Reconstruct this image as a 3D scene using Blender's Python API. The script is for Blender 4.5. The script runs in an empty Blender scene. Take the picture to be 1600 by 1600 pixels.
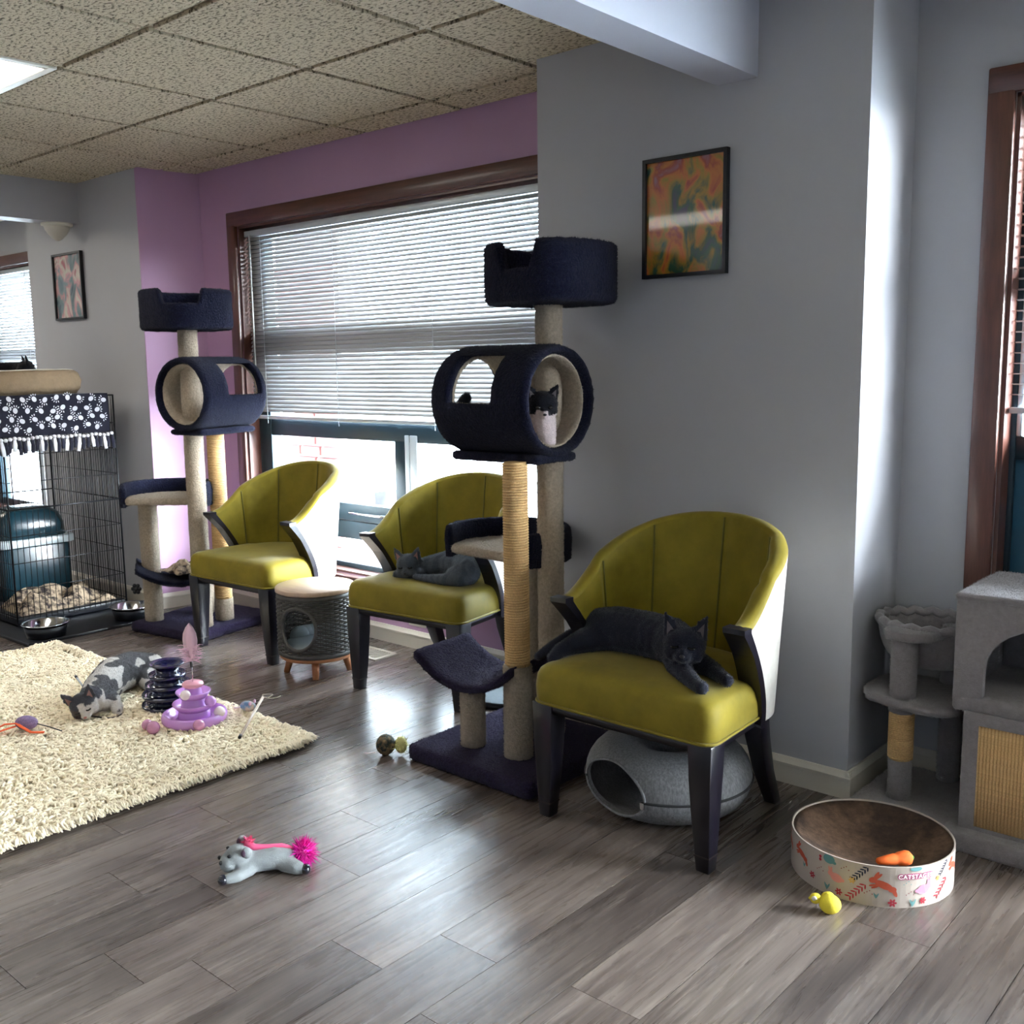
import bpy, bmesh, math, random
import numpy as np
from mathutils import Vector, Matrix, noise
random.seed(7)
scene = bpy.context.scene
COL = scene.collection
PI = math.pi
R = math.radians

# ------------------------------------------------------------------ camera
CAM_H = 1.32
cam_d = bpy.data.cameras.new('camera'); cam = bpy.data.objects.new('camera', cam_d); COL.objects.link(cam)
cam_d.sensor_width = 36; cam_d.lens = 36 * 1593.28 / 1600; cam_d.clip_start = .02; cam_d.clip_end = 200
yaw, pit, rol = R(-41.3965), R(8.1702), R(-0.7713)
fw = Vector((math.sin(yaw) * math.cos(pit), math.cos(yaw) * math.cos(pit), -math.sin(pit)))
rt0 = Vector((math.cos(yaw), -math.sin(yaw), 0)); up0 = rt0.cross(fw)
rt = rt0 * math.cos(rol) + up0 * math.sin(rol); up = up0 * math.cos(rol) - rt0 * math.sin(rol)
cam.matrix_world = Matrix(((rt.x, up.x, -fw.x, 0), (rt.y, up.y, -fw.y, 0), (rt.z, up.z, -fw.z, CAM_H), (0, 0, 0, 1)))
scene.camera = cam

# ------------------------------------------------------------------ world, light levels, exposure
SKY_STRENGTH = 40.0
LAMP_STRENGTH = 6.5
w = bpy.data.worlds.new('overcast_sky'); scene.world = w; w.use_nodes = True
nt = w.node_tree; nt.nodes.clear()
o_ = nt.nodes.new('ShaderNodeOutputWorld'); b_ = nt.nodes.new('ShaderNodeBackground')
b_.inputs[0].default_value = (.74, .87, 1.0, 1); b_.inputs[1].default_value = SKY_STRENGTH
nt.links.new(b_.outputs[0], o_.inputs[0])
scene.view_settings.view_transform = 'Standard'; scene.view_settings.look = 'None'
scene.view_settings.exposure = 0.3; scene.view_settings.gamma = 1.0
scene.view_settings.use_curve_mapping = False
scene.cycles.max_bounces = 7; scene.cycles.diffuse_bounces = 4; scene.cycles.glossy_bounces = 3; scene.cycles.transmission_bounces = 2; scene.cycles.transparent_max_bounces = 12
scene.cycles.use_denoising = True
scene.cycles.sample_clamp_indirect = 0.0
scene.cycles.caustics_reflective = False; scene.cycles.caustics_refractive = False

su = bpy.data.lights.new('hazy_sun', 'SUN'); su.energy = 70.0; su.angle = R(55); su.color = (.93, .96, 1)
so = bpy.data.objects.new('hazy_sun', su); COL.objects.link(so); so.rotation_euler = Vector((-.92, -.40, -.14)).to_track_quat('-Z', 'Y').to_euler()

def portal(name, loc, sx, sz):
    l = bpy.data.lights.new(name, 'AREA'); l.shape = 'RECTANGLE'; l.size = sx; l.size_y = sz; l.cycles.is_portal = True
    o = bpy.data.objects.new(name, l); COL.objects.link(o); o.location = loc; o.rotation_euler = (R(-90), 0, 0)
portal('window_portal', (-3.6, 3.45, 1.18), 2.28, 1.8)
portal('window_portal', (.69, 3.45, 1.18), 3.2, 1.8)
portal('window_portal', (-7.5, 3.45, 1.18), 1.5, 1.8)

# ------------------------------------------------------------------ materials
def lin(c):
    return tuple(((v / 255) / 12.92 if v / 255 <= .04045 else ((v / 255 + .055) / 1.055) ** 2.4) for v in c) + (1,)
MATS = {}
def mat(name, col, rough=.6, metal=0, spec=.5, var=None, bump=None, sheen=0, coat=0, trans=0, stretch=(1, 1, 1), coord='Object', col2=None, attr=None, rnd=0):
    """col: sRGB 0-255. var=(scale,amount) mottles; bump=(scale,strength,dist); col2 mixes in by noise; rnd varies per object."""
    m = bpy.data.materials.new(name); m.use_nodes = True; MATS[name] = m
    nt = m.node_tree; N = nt.nodes; L = nt.links; p = N['Principled BSDF']
    p.inputs['Base Color'].default_value = lin(col); p.inputs['Roughness'].default_value = rough; p.inputs['Metallic'].default_value = metal
    p.inputs['Specular IOR Level'].default_value = spec
    if sheen: p.inputs['Sheen Weight'].default_value = sheen; p.inputs['Sheen Roughness'].default_value = .35
    if coat: p.inputs['Coat Weight'].default_value = coat; p.inputs['Coat Roughness'].default_value = .15
    if trans: p.inputs['Transmission Weight'].default_value = trans
    tc = N.new('ShaderNodeTexCoord'); mp = N.new('ShaderNodeMapping'); mp.inputs['Scale'].default_value = stretch
    L.new(tc.outputs[coord], mp.inputs[0]); vec = mp.outputs[0]
    cur = None
    if attr:
        a = N.new('ShaderNodeAttribute'); a.attribute_name = attr; cur = a.outputs['Color']
    def noise_(scale, detail=4, rg=.6):
        n = N.new('ShaderNodeTexNoise'); n.inputs['Scale'].default_value = scale; n.inputs['Detail'].default_value = detail; n.inputs['Roughness'].default_value = rg
        L.new(vec, n.inputs['Vector']); return n.outputs['Fac']
    def src():
        if cur is not None: return cur
        c = N.new('ShaderNodeRGB'); c.outputs[0].default_value = lin(col); return c.outputs[0]
    if col2:
        mx = N.new('ShaderNodeMix'); mx.data_type = 'RGBA'; r = N.new('ShaderNodeValToRGB')
        r.color_ramp.elements[0].position = .42; r.color_ramp.elements[1].position = .6
        L.new(noise_(col2[1], 5), r.inputs[0]); L.new(r.outputs[0], mx.inputs['Factor'])
        L.new(src(), mx.inputs['A']); mx.inputs['B'].default_value = lin(col2[0]); cur = mx.outputs['Result']
    if var:
        hs = N.new('ShaderNodeHueSaturation'); mr = N.new('ShaderNodeMapRange')
        mr.inputs['From Min'].default_value = .3; mr.inputs['From Max'].default_value = .7
        mr.inputs['To Min'].default_value = 1 - var[1]; mr.inputs['To Max'].default_value = 1 + var[1]
        L.new(noise_(var[0], 6, .65), mr.inputs[0]); L.new(mr.outputs[0], hs.inputs['Value']); L.new(src(), hs.inputs['Color']); cur = hs.outputs[0]
    if rnd:
        oi = N.new('ShaderNodeObjectInfo'); hs = N.new('ShaderNodeHueSaturation'); mr = N.new('ShaderNodeMapRange')
        mr.inputs['To Min'].default_value = 1 - rnd; mr.inputs['To Max'].default_value = 1 + rnd
        L.new(oi.outputs['Random'], mr.inputs[0]); L.new(mr.outputs[0], hs.inputs['Value']); L.new(src(), hs.inputs['Color']); cur = hs.outputs[0]
    if cur is not None: L.new(cur, p.inputs['Base Color'])
    if bump:
        bp = N.new('ShaderNodeBump'); bp.inputs['Strength'].default_value = bump[1]; bp.inputs['Distance'].default_value = bump[2]
        L.new(noise_(bump[0], 6, .7), bp.inputs['Height']); L.new(bp.outputs[0], p.inputs['Normal'])
    return m
def emit_mat(name, col, s):
    m = bpy.data.materials.new(name); m.use_nodes = True; p = m.node_tree.nodes['Principled BSDF']
    p.inputs['Base Color'].default_value = (.8, .8, .8, 1); p.inputs['Emission Color'].default_value = col; p.inputs['Emission Strength'].default_value = s
    return m

M_grey = mat('grey_wall_paint', (170, 170, 175), .55, var=(1.3, .03), bump=(90, .08, .002))
M_purple = mat('purple_wall_paint', (174, 138, 170), .5, var=(1.3, .03), bump=(90, .08, .002))
M_beam = mat('beam_paint', (186, 188, 200), .55, bump=(90, .06, .002))
M_white = mat('white_trim_paint', (205, 198, 186), .4, var=(6, .03))
M_wood = mat('dark_stained_wood', (88, 52, 42), .32, var=(9, .35), bump=(20, .15, .002), stretch=(6, 6, .6), coat=.3)
M_woodh = mat('dark_stained_wood_long', (88, 52, 42), .32, var=(9, .35), bump=(20, .15, .002), stretch=(.6, 6, 6), coat=.3)
M_alu = mat('dark_window_metal', (28, 48, 58), .35, metal=.2)
M_alul = mat('pale_window_metal', (190, 198, 204), .35, metal=.3)
M_hard = mat('rough_brick', (150, 104, 92), .8, var=(8, .15), rnd=.12)
M_slat = None
def slat_material():
    m = bpy.data.materials.new('blind_slat'); m.use_nodes = True; N = m.node_tree.nodes; L = m.node_tree.links; N.clear()
    o = N.new('ShaderNodeOutputMaterial'); d = N.new('ShaderNodeBsdfDiffuse'); t = N.new('ShaderNodeBsdfTranslucent'); g = N.new('ShaderNodeBsdfGlossy')
    d.inputs[0].default_value = (.42, .42, .42, 1); t.inputs[0].default_value = (.6, .6, .58, 1); g.inputs['Roughness'].default_value = .3
    a = N.new('ShaderNodeMixShader'); a.inputs[0].default_value = .06; b = N.new('ShaderNodeMixShader'); b.inputs[0].default_value = .06
    L.new(d.outputs[0], a.inputs[1]); L.new(t.outputs[0], a.inputs[2]); L.new(a.outputs[0], b.inputs[1]); L.new(g.outputs[0], b.inputs[2]); L.new(b.outputs[0], o.inputs[0])
    return m
M_slat = slat_material()
def glass_material():
    m = bpy.data.materials.new('window_glass'); m.use_nodes = True; N = m.node_tree.nodes; L = m.node_tree.links; N.clear()
    o = N.new('ShaderNodeOutputMaterial'); t = N.new('ShaderNodeBsdfTransparent'); g = N.new('ShaderNodeBsdfGlossy'); f = N.new('ShaderNodeFresnel'); x = N.new('ShaderNodeMixShader')
    t.inputs[0].default_value = (.95, .97, .97, 1); g.inputs['Roughness'].default_value = .01; f.inputs[0].default_value = 1.4
    ge = N.new('ShaderNodeNewGeometry'); iv = N.new('ShaderNodeMath'); iv.operation = 'SUBTRACT'; iv.inputs[0].default_value = 1; L.new(ge.outputs['Backfacing'], iv.inputs[1])
    mu = N.new('ShaderNodeMath'); mu.operation = 'MULTIPLY'; L.new(f.outputs[0], mu.inputs[0]); L.new(iv.outputs[0], mu.inputs[1])
    L.new(mu.outputs[0], x.inputs[0]); L.new(t.outputs[0], x.inputs[1]); L.new(g.outputs[0], x.inputs[2]); L.new(x.outputs[0], o.inputs[0])
    return m
M_glass = glass_material()
M_velvet = mat('chartreuse_velvet', (128, 113, 32), .62, spec=.2, var=(7, .2), bump=(260, .12, .002), sheen=.2)
M_linen = mat('pale_linen', (214, 208, 198), .75, var=(60, .05), bump=(300, .2, .001))
M_leg = mat('espresso_wood', (14, 11, 22), .3, coat=.1, var=(12, .2), stretch=(4, 4, .6))
M_scuff = mat('scuffed_leg_end', (44, 34, 34), .4)
M_navyc = mat('dark_blue_carpet', (24, 26, 46), .95, spec=.1, var=(90, .35), bump=(120, 1, .012), sheen=.08)
M_purpc = mat('dark_violet_carpet', (52, 44, 72), .95, spec=.1, var=(90, .35), bump=(120, 1, .012), sheen=.1)
M_beigec = mat('beige_carpet', (186, 170, 150), .95, spec=.1, var=(90, .22), bump=(130, 1, .010), sheen=.15)
M_greyc = mat('grey_plush', (140, 134, 136), .95, spec=.1, var=(60, .12), bump=(230, .7, .005), sheen=.35)
M_sisal = mat('sisal_rope', (204, 168, 118), .9, spec=.15, var=(220, .22), bump=(320, .6, .002))
M_felt = mat('grey_felt', (132, 132, 134), .95, spec=.1, var=(180, .35), bump=(300, .3, .002), stretch=(1, 1, .35))
M_black = mat('black_metal_wire', (12, 14, 20), .4, metal=.4)
M_blackp = mat('black_plastic', (14, 17, 24), .35)
M_steel = mat('polished_steel', (205, 205, 208), .14, metal=1)
M_zip = mat('dark_zipper_felt', (60, 60, 62), .95)  # dark grey of the felt bed's zipper

# ------------------------------------------------------------------ mesh builder
class G:
    def __init__(s): s.v = []; s.f = []; s.sm = []
    def add(s, vs, fs, sm=False, M=None):
        n = len(s.v); s.v += [tuple(M @ Vector(q)) for q in vs] if M else [tuple(q) for q in vs]
        s.f += [tuple(n + i for i in q) for q in fs]; s.sm += [sm] * len(fs); return s
    def box(s, x0, x1, y0, y1, z0, z1, M=None):
        return s.add([(x0, y0, z0), (x1, y0, z0), (x1, y1, z0), (x0, y1, z0), (x0, y0, z1), (x1, y0, z1), (x1, y1, z1), (x0, y1, z1)],
                     [(3, 2, 1, 0), (4, 5, 6, 7), (0, 1, 5, 4), (1, 2, 6, 5), (2, 3, 7, 6), (3, 0, 4, 7)], False, M)
    def prism(s, poly, z0, z1, M=None, sm=False):
        n = len(poly); vs = [(x, y, z0) for x, y in poly] + [(x, y, z1) for x, y in poly]
        s.add(vs, [tuple(range(n))[::-1], tuple(range(n, 2 * n))], False, M)
        k = len(s.v) - 2 * n
        for i in range(n): s.f.append((k + i, k + (i + 1) % n, k + n + (i + 1) % n, k + n + i)); s.sm.append(sm)
        return s
    def loft(s, rings, cap=True, sm=True, closed=True, M=None, loop=False):
        n = len(rings[0]); vs = [q for r in rings for q in r]; fs = []
        m = len(rings)
        for a in range(m if loop else m - 1):
            b = (a + 1) % m
            for i in range(n if closed else n - 1):
                j = (i + 1) % n; fs.append((a * n + i, a * n + j, b * n + j, b * n + i))
        s.add(vs, fs, sm, M)
        if cap and closed and not loop:
            k = len(s.v) - len(vs); s.f.append(tuple(k + i for i in range(n))[::-1]); s.sm.append(False)
            s.f.append(tuple(k + (m - 1) * n + i for i in range(n))); s.sm.append(False)
        return s
    def tube(s, pts, r, n=8, cap=True, M=None, loop=False, flat=1.0):
        pts = [Vector(p) for p in pts]; rr = r if isinstance(r, (list, tuple)) else [r] * len(pts)
        rings = []; prev = None; m = len(pts)
        for i, p in enumerate(pts):
            if loop: t = pts[(i + 1) % m] - pts[i - 1]
            else: t = pts[min(i + 1, m - 1)] - pts[max(i - 1, 0)]
            t = t.normalized() if t.length > 1e-9 else Vector((0, 0, 1))
            if prev is None:
                a = Vector((0, 0, 1)) if abs(t.z) < .9 else Vector((1, 0, 0)); u = a.cross(t).normalized()
            else:
                u = (prev - t * prev.dot(t)).normalized()
            prev = u; v = t.cross(u)
            rings.append([p + u * math.cos(2 * PI * k / n) * rr[i] + v * math.sin(2 * PI * k / n) * rr[i] * flat for k in range(n)])
        return s.loft(rings, cap, True, True, M, loop)
    def lathe(s, prof, n=32, M=None, sx=1, sy=1, sm=True, close=False):
        rings = [[(r * math.cos(2 * PI * k / n) * sx, r * math.sin(2 * PI * k / n) * sy, z) for k in range(n)] for r, z in prof]
        return s.loft(rings, not close, sm, True, M, close)
    def ball(s, c, r, n=12, M=None):
        r = r if isinstance(r, (tuple, list)) else (r, r, r); h = n // 2
        rings = [[(c[0] + r[0] * math.sin(PI * a / h) * math.cos(2 * PI * k / n), c[1] + r[1] * math.sin(PI * a / h) * math.sin(2 * PI * k / n), c[2] - r[2] * math.cos(PI * a / h)) for k in range(n)] for a in range(1, h)]
        s.loft(rings, False, True, True, M)
        k = len(s.v); vs = [(c[0], c[1], c[2] - r[2]), (c[0], c[1], c[2] + r[2])]
        s.add(vs, [], True, M); b = k - (h - 1) * n
        for i in range(n):
            s.f.append((k, b + (i + 1) % n, b + i)); s.sm.append(True)
            t = b + (h - 2) * n; s.f.append((k + 1, t + i, t + (i + 1) % n)); s.sm.append(True)
        return s
    def grid(s, fn, nu, nv, sm=True, M=None):
        vs = [fn(i / nu, j / nv) for j in range(nv + 1) for i in range(nu + 1)]; W = nu + 1
        return s.add(vs, [(j * W + i, j * W + i + 1, (j + 1) * W + i + 1, (j + 1) * W + i) for j in range(nv) for i in range(nu)], sm, M)
    def mesh(s, name, bevel=0, seg=2, flip=False):
        me = bpy.data.meshes.new(name); me.from_pydata(s.v, [], s.f); me.update()
        me.polygons.foreach_set('use_smooth', s.sm)
        bm = bmesh.new(); bm.from_mesh(me); bmesh.ops.recalc_face_normals(bm, faces=bm.faces)
        if bevel:
            ed = [e for e in bm.edges if len(e.link_faces) == 2 and e.calc_face_angle(0) > R(35)]
            bmesh.ops.bevel(bm, geom=ed, offset=bevel, segments=seg, profile=.5, affect='EDGES', clamp_overlap=True)
            for f in bm.faces: f.smooth = True
        bm.to_mesh(me); bm.free()
        if bevel:
            try: me.set_sharp_from_angle(angle=R(40))
            except Exception: pass
        return me

def link(name, me, m, parent=None, loc=(0, 0, 0), rot=(0, 0, 0)):
    o = bpy.data.objects.new(name, me); COL.objects.link(o)
    if m is not None and me is not None and len(me.materials) == 0: me.materials.append(m)
    o.parent = parent; o.location = loc; o.rotation_euler = rot; return o
def part(name, g, m, parent=None, bevel=0, seg=2, loc=(0, 0, 0), rot=(0, 0, 0), label=None):
    o = link(name, g.mesh(name, bevel, seg), m, parent, loc, rot)
    if label: o['label'] = label
    return o
def tag(o, label, cat, group=None, kind=None):
    if label: o['label'] = label
    if cat: o['category'] = cat
    if group: o['group'] = group
    if kind: o['kind'] = kind
    return o
def thing(name, label, cat, loc=(0, 0, 0), rz=0, group=None):
    o = bpy.data.objects.new(name, None); COL.objects.link(o); o.empty_display_size = .05
    o.location = loc; o.rotation_euler = (0, 0, rz); return tag(o, label, cat, group)
def struct(name, g, m, label=None, bevel=0):
    o = part(name, g, m, None, bevel); o['kind'] = 'structure'
    if label: o['label'] = label
    return o
def copy_tree(o, parent=None):
    c = o.copy(); COL.objects.link(c); c.parent = parent
    for ch in [k for k in bpy.data.objects if k.parent == o]: copy_tree(ch, c)
    return c
def rrect(cx, cy, wx, wy, r, n=6):
    pts = []
    for (sx, sy, a0) in ((1, 1, 0), (-1, 1, 90), (-1, -1, 180), (1, -1, 270)):
        for k in range(n + 1):
            a = R(a0 + 90 * k / n); pts.append((cx + sx * (wx / 2 - r) + r * math.cos(a), cy + sy * (wy / 2 - r) + r * math.sin(a)))
    return pts
def jitter(me, amp, sc, seed=0):
    for v in me.vertices:
        n = v.normal; v.co = v.co + n * amp * noise.noise(v.co * sc + Vector((seed, seed, seed)))
    me.update()

# ================================================================== the room shell
P, W, ZC = 2.885, 3.22, 2.385          # pier plane, window wall plane, ceiling height
XL, XR, YB = -9.2, 2.6, -2.4
PIER_L = [(-6.5, P), (-5.165, P), (-5.095, W), (-6.5, W)]
PR0, PR1 = -2.40, -1.198

# --- floor: planks 17.85 cm wide running towards the windows
def floor_material():
    m = bpy.data.materials.new('grey_brown_plank'); m.use_nodes = True; N = m.node_tree.nodes; L = m.node_tree.links; p = N['Principled BSDF']
    geo = N.new('ShaderNodeNewGeometry'); oi = N.new('ShaderNodeObjectInfo')
    add = N.new('ShaderNodeVectorMath'); add.operation = 'ADD'; sc = N.new('ShaderNodeVectorMath'); sc.operation = 'SCALE'; sc.inputs['Scale'].default_value = 37
    cmb = N.new('ShaderNodeCombineXYZ'); L.new(oi.outputs['Random'], cmb.inputs[0]); L.new(oi.outputs['Random'], cmb.inputs[1]); L.new(cmb.outputs[0], sc.inputs[0])
    L.new(geo.outputs['Position'], add.inputs[0]); L.new(sc.outputs[0], add.inputs[1])
    def ns(stretch, scale, detail, dist=0):
        mp = N.new('ShaderNodeMapping'); mp.inputs['Scale'].default_value = stretch; L.new(add.outputs[0], mp.inputs[0])
        n = N.new('ShaderNodeTexNoise'); n.inputs['Scale'].default_value = scale; n.inputs['Detail'].default_value = detail; n.inputs['Distortion'].default_value = dist; n.inputs['Roughness'].default_value = .62
        L.new(mp.outputs[0], n.inputs['Vector']); return n.outputs['Fac']
    big = ns((5, .7, 1), 1.6, 5, .8); fine = ns((34, 1.0, 1), 3.2, 6, .4); mid = ns((9, .5, 1), 4, 4, 1.4)
    r = N.new('ShaderNodeValToRGB'); e = r.color_ramp.elements
    e[0].position = .3; e[0].color = lin((56, 48, 45)); e[1].position = .72; e[1].color = lin((140, 128, 119))
    e2 = e.new(.5); e2.color = lin((96, 85, 79))
    mx = N.new('ShaderNodeMath'); mx.operation = 'MULTIPLY_ADD'; L.new(fine, mx.inputs[0]); mx.inputs[1].default_value = .5
    m2 = N.new('ShaderNodeMath'); m2.operation = 'MULTIPLY'; L.new(big, m2.inputs[0]); m2.inputs[1].default_value = .55; L.new(m2.outputs[0], mx.inputs[2])
    L.new(mx.outputs[0], r.inputs[0])
    hs = N.new('ShaderNodeHueSaturation'); mr = N.new('ShaderNodeMapRange'); mr.inputs['To Min'].default_value = .72; mr.inputs['To Max'].default_value = 1.28
    L.new(oi.outputs['Random'], mr.inputs[0]); L.new(mr.outputs[0], hs.inputs['Value']); L.new(r.outputs[0], hs.inputs['Color']); L.new(hs.outputs[0], p.inputs['Base Color'])
    rr = N.new('ShaderNodeMapRange'); rr.inputs['To Min'].default_value = .19; rr.inputs['To Max'].default_value = .37; L.new(mid, rr.inputs[0]); L.new(rr.outputs[0], p.inputs['Roughness'])
    bp = N.new('ShaderNodeBump'); bp.inputs['Strength'].default_value = .15; bp.inputs['Distance'].default_value = .001; L.new(fine, bp.inputs['Height']); L.new(bp.outputs[0], p.inputs['Normal'])
    p.inputs['Specular IOR Level'].default_value = .9
    return m
M_floor = floor_material()
M_sub = mat('dark_underlay', (22, 20, 19), .9)
fl = struct('floor', G().box(XL, XR, YB, W + .2, -.08, -.0065), M_sub, 'grey brown wood plank floor')
PW = .1785
rest = G()
fixed = {0: [2.23], 8: [.825, 1.326, 1.836], 9: [1.195], 5: [1.372], 4: [1.552], 3: [2.237]}
k0 = -.718
for k in range(-19, 48):
    x1 = k0 - PW * k; x0 = x1 - PW
    if x1 < XL or x0 > XR: continue
    rr_ = random.Random(k * 13 + 5)
    ends = []
    if k in fixed:
        e = sorted(fixed[k]); y = e[0]
        while y > YB: ends.append(y); y -= rr_.choice((.92, .92, 1.22))
        ends += e[1:]; y = e[-1] + .92
        while y < W: ends.append(y); y += .92
    else:
        y = YB + rr_.random() * .92
        while y < W: ends.append(y); y += rr_.choice((.92, .92, .61, 1.22))
    ends = sorted(set([YB] + ends + [W]))
    for a, b in zip(ends, ends[1:]):
        if b - a < .01: continue
        g = (max(x0, XL) + .0008, min(x1, XR) - .0008, a + .0008, b - .0008, -.006, 0)
        if -5.5 < (x0 + x1) / 2 < -.2 and b > .55:
            part('plank', G().box(*g), M_floor, fl)
        else: rest.box(*g)
o = part('plank_field', rest, M_floor, fl); o['kind'] = 'stuff'

# --- ceiling: 61 cm fissured tiles in a grid
def tile_material():
    m = bpy.data.materials.new('fissured_ceiling_tile'); m.use_nodes = True; N = m.node_tree.nodes; L = m.node_tree.links; p = N['Principled BSDF']
    tc = N.new('ShaderNodeNewGeometry'); mp = N.new('ShaderNodeMapping'); mp.inputs['Scale'].default_value = (1, 1.9, 1); L.new(tc.outputs['Position'], mp.inputs[0])
    n = N.new('ShaderNodeTexNoise'); n.inputs['Scale'].default_value = 56; n.inputs['Detail'].default_value = 4; n.inputs['Roughness'].default_value = .6; L.new(mp.outputs[0], n.inputs[0])
    r = N.new('ShaderNodeValToRGB'); e = r.color_ramp.elements; e[0].position = .37; e[0].color = lin((92, 82, 66)); e[1].position = .5; e[1].color = lin((196, 183, 158))
    L.new(n.outputs[0], r.inputs[0]); L.new(r.outputs[0], p.inputs['Base Color']); p.inputs['Roughness'].default_value = .95
    bp = N.new('ShaderNodeBump'); bp.inputs['Strength'].default_value = .9; bp.inputs['Distance'].default_value = .006; L.new(n.outputs[0], bp.inputs['Height']); L.new(bp.outputs[0], p.inputs['Normal'])
    return m
M_tile = tile_material()
M_bar = mat('tan_ceiling_grid', (170, 160, 140), .6)
ce = struct('ceiling', G().box(XL, XR, YB, W + .2, ZC + .02, ZC + .12), M_sub, 'suspended ceiling of fissured tan tiles')
GX0, GY0, GP = -3.685, 1.79, .6133
LIGHTS = [(-4.9116, -3.685, 1.1767, 1.79), (-8.0, -6.76, 1.1767, 1.79), (-.0052, 1.2214, 1.1767, 1.79), (-4.9116, -3.685, -1.27, -.66), (-2.458, -1.9, 9, 9), (-.0052, 1.2214, -1.27, -.66)]
GXL = [GX0 + GP * k for k in range(-10, 12)]; GXL = [XL] + [x for x in GXL if XL + .02 < x < XR - .02] + [XR]
GYL = [YB] + [GY0 + GP * k for k in range(-8, 3) if GY0 + GP * k > YB + .02] + [W]
piers = [(-6.5, -5.13, P, W), (PR0, PR1, P, W)]
lightcells = LIGHTS
def sub(rect, hole):
    x0, x1, y0, y1 = rect; a0, a1, b0, b1 = hole
    if a0 >= x1 or a1 <= x0 or b0 >= y1 or b1 <= y0: return [rect]
    out = []
    if b0 > y0: out.append((x0, x1, y0, b0))
    if b1 < y1: out.append((x0, x1, b1, y1))
    c0, c1 = max(y0, b0), min(y1, b1)
    if a0 > x0: out.append((x0, a0, c0, c1))
    if a1 < x1: out.append((a1, x1, c0, c1))
    return out
for i in range(len(GXL) - 1):
    for j in range(len(GYL) - 1):
        x0, x1, y0, y1 = GXL[i], GXL[i + 1], GYL[j], GYL[j + 1]
        cx, cy = (x0 + x1) / 2, (y0 + y1) / 2
        if any(a < cx < b and c < cy < d for a, b, c, d in lightcells): continue
        rects = [(x0 + .0125, x1 - .0125, y0 + .0125, y1 - .0125)]
        for h in piers:
            rects = [q for r_ in rects for q in sub(r_, h)]
        for r_ in rects:
            if r_[1] - r_[0] < .02 or r_[3] - r_[2] < .02: continue
            part('ceiling_tile', G().box(r_[0], r_[1], r_[2], r_[3], ZC - .008, ZC + .012), M_tile, ce, bevel=.0022, seg=1)
for x in GXL[1:-1]: part('grid_bar', G().box(x - .012, x + .012, YB, W, ZC + .004, ZC + .02), M_bar, ce)
for y in GYL[1:-1]: part('grid_bar', G().box(XL, XR, y - .012, y + .012, ZC + .0045, ZC + .0195), M_bar, ce)
M_lampframe = mat('white_lamp_frame', (225, 222, 210), .4)
M_diff = emit_mat('lit_lamp_diffuser', (1, .95, .86, 1), LAMP_STRENGTH)
M_diff_low = emit_mat('dim_lamp_diffuser', (1, .95, .86, 1), LAMP_STRENGTH * .3)
M_diff_far = emit_mat('bright_lamp_diffuser', (1, .93, .80, 1), LAMP_STRENGTH * 2.4)
where = ['over the shaggy rug', 'over the left end of the room', 'over the right end of the room', 'behind the viewer on the left', '', 'behind the viewer on the right']
for i, (a, b, c, d) in enumerate(LIGHTS):
    if d > 5: continue
    t = thing('ceiling_light', 'lit white recessed ceiling light panel ' + where[i], 'ceiling light', ((a + b) / 2, (c + d) / 2, ZC), 0, 'ceiling light panels')
    x, y = (b - a) / 2, (d - c) / 2
    fr = G()
    for q in ((-x, x, -y, -y + .03), (-x, x, y - .03, y), (-x, -x + .03, -y + .03, y - .03), (x - .03, x, -y + .03, y - .03)): fr.box(*q, -.012, .015)
    part('frame', fr, M_lampframe, t, bevel=.002, seg=1)
    part('diffuser', G().box(-x + .03, x - .03, -y + .03, y - .03, -.006, .006), M_diff_low if b > 0 else (M_diff_far if b < -6 else M_diff), t)

# --- walls
def wall_with_hole(name, x0, x1, hx0, hx1, hz0, hz1, m, label):
    g = G()
    g.box(x0, hx0, W, W + .2, 0, ZC); g.box(hx1, x1, W, W + .2, 0, ZC); g.box(hx0, hx1, W, W + .2, 0, hz0); g.box(hx0, hx1, W, W + .2, hz1, ZC)
    return struct(name, g, m, label)
HZ0, HZ1 = .30, 2.065
wall_with_hole('wall_back_middle', -5.14, PR0 + .01, -4.745, -2.46, HZ0, HZ1, M_purple, 'purple painted wall around the big window')
wall_with_hole('wall_back_right', PR1 - .02, XR, -.912, 2.3, HZ0, HZ1, M_grey, 'grey wall around the right window')
wall_with_hole('wall_back_left', XL, -6.48, -8.25, -6.72, HZ0, HZ1, M_grey, 'grey wall around the far left window')
struct('wall_pier_left', G().prism([(-6.5, P), (-5.169, P), (-5.099, W + .1), (-6.5, W + .1)], 0, ZC + .02), M_grey, 'grey wall pier with a framed picture')
struct('wall_return_left', G().prism([(-5.1688, P + .0005), (-5.163, P + .0005), (-5.09, W), (-5.0985, W)], 0, ZC + .02), M_purple, 'purple side of the left wall pier')
struct('wall_pier_right', G().box(PR0, PR1, P, W + .1, 0, ZC + .02), M_grey, 'wide grey wall pier behind the nearest chair')
struct('wall_left', G().box(XL - .1, XL, YB, W + .2, 0, ZC + .02), M_grey)
struct('wall_right', G().box(XR, XR + .1, YB, W + .2, 0, ZC + .02), M_grey)
struct('wall_front', G().box(XL - .1, XR + .1, YB - .1, YB, 0, ZC + .02), M_grey)
struct('wall_beam_right', G().box(-1.683, -1.545, YB, P, 2.16, ZC - .0085), M_beam, 'pale boxed ceiling beam meeting the right pier')
struct('wall_beam_left', G().box(-5.95, -5.81, YB, P, 2.155, ZC - .0085), M_grey, 'grey boxed ceiling beam meeting the left pier')
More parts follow.
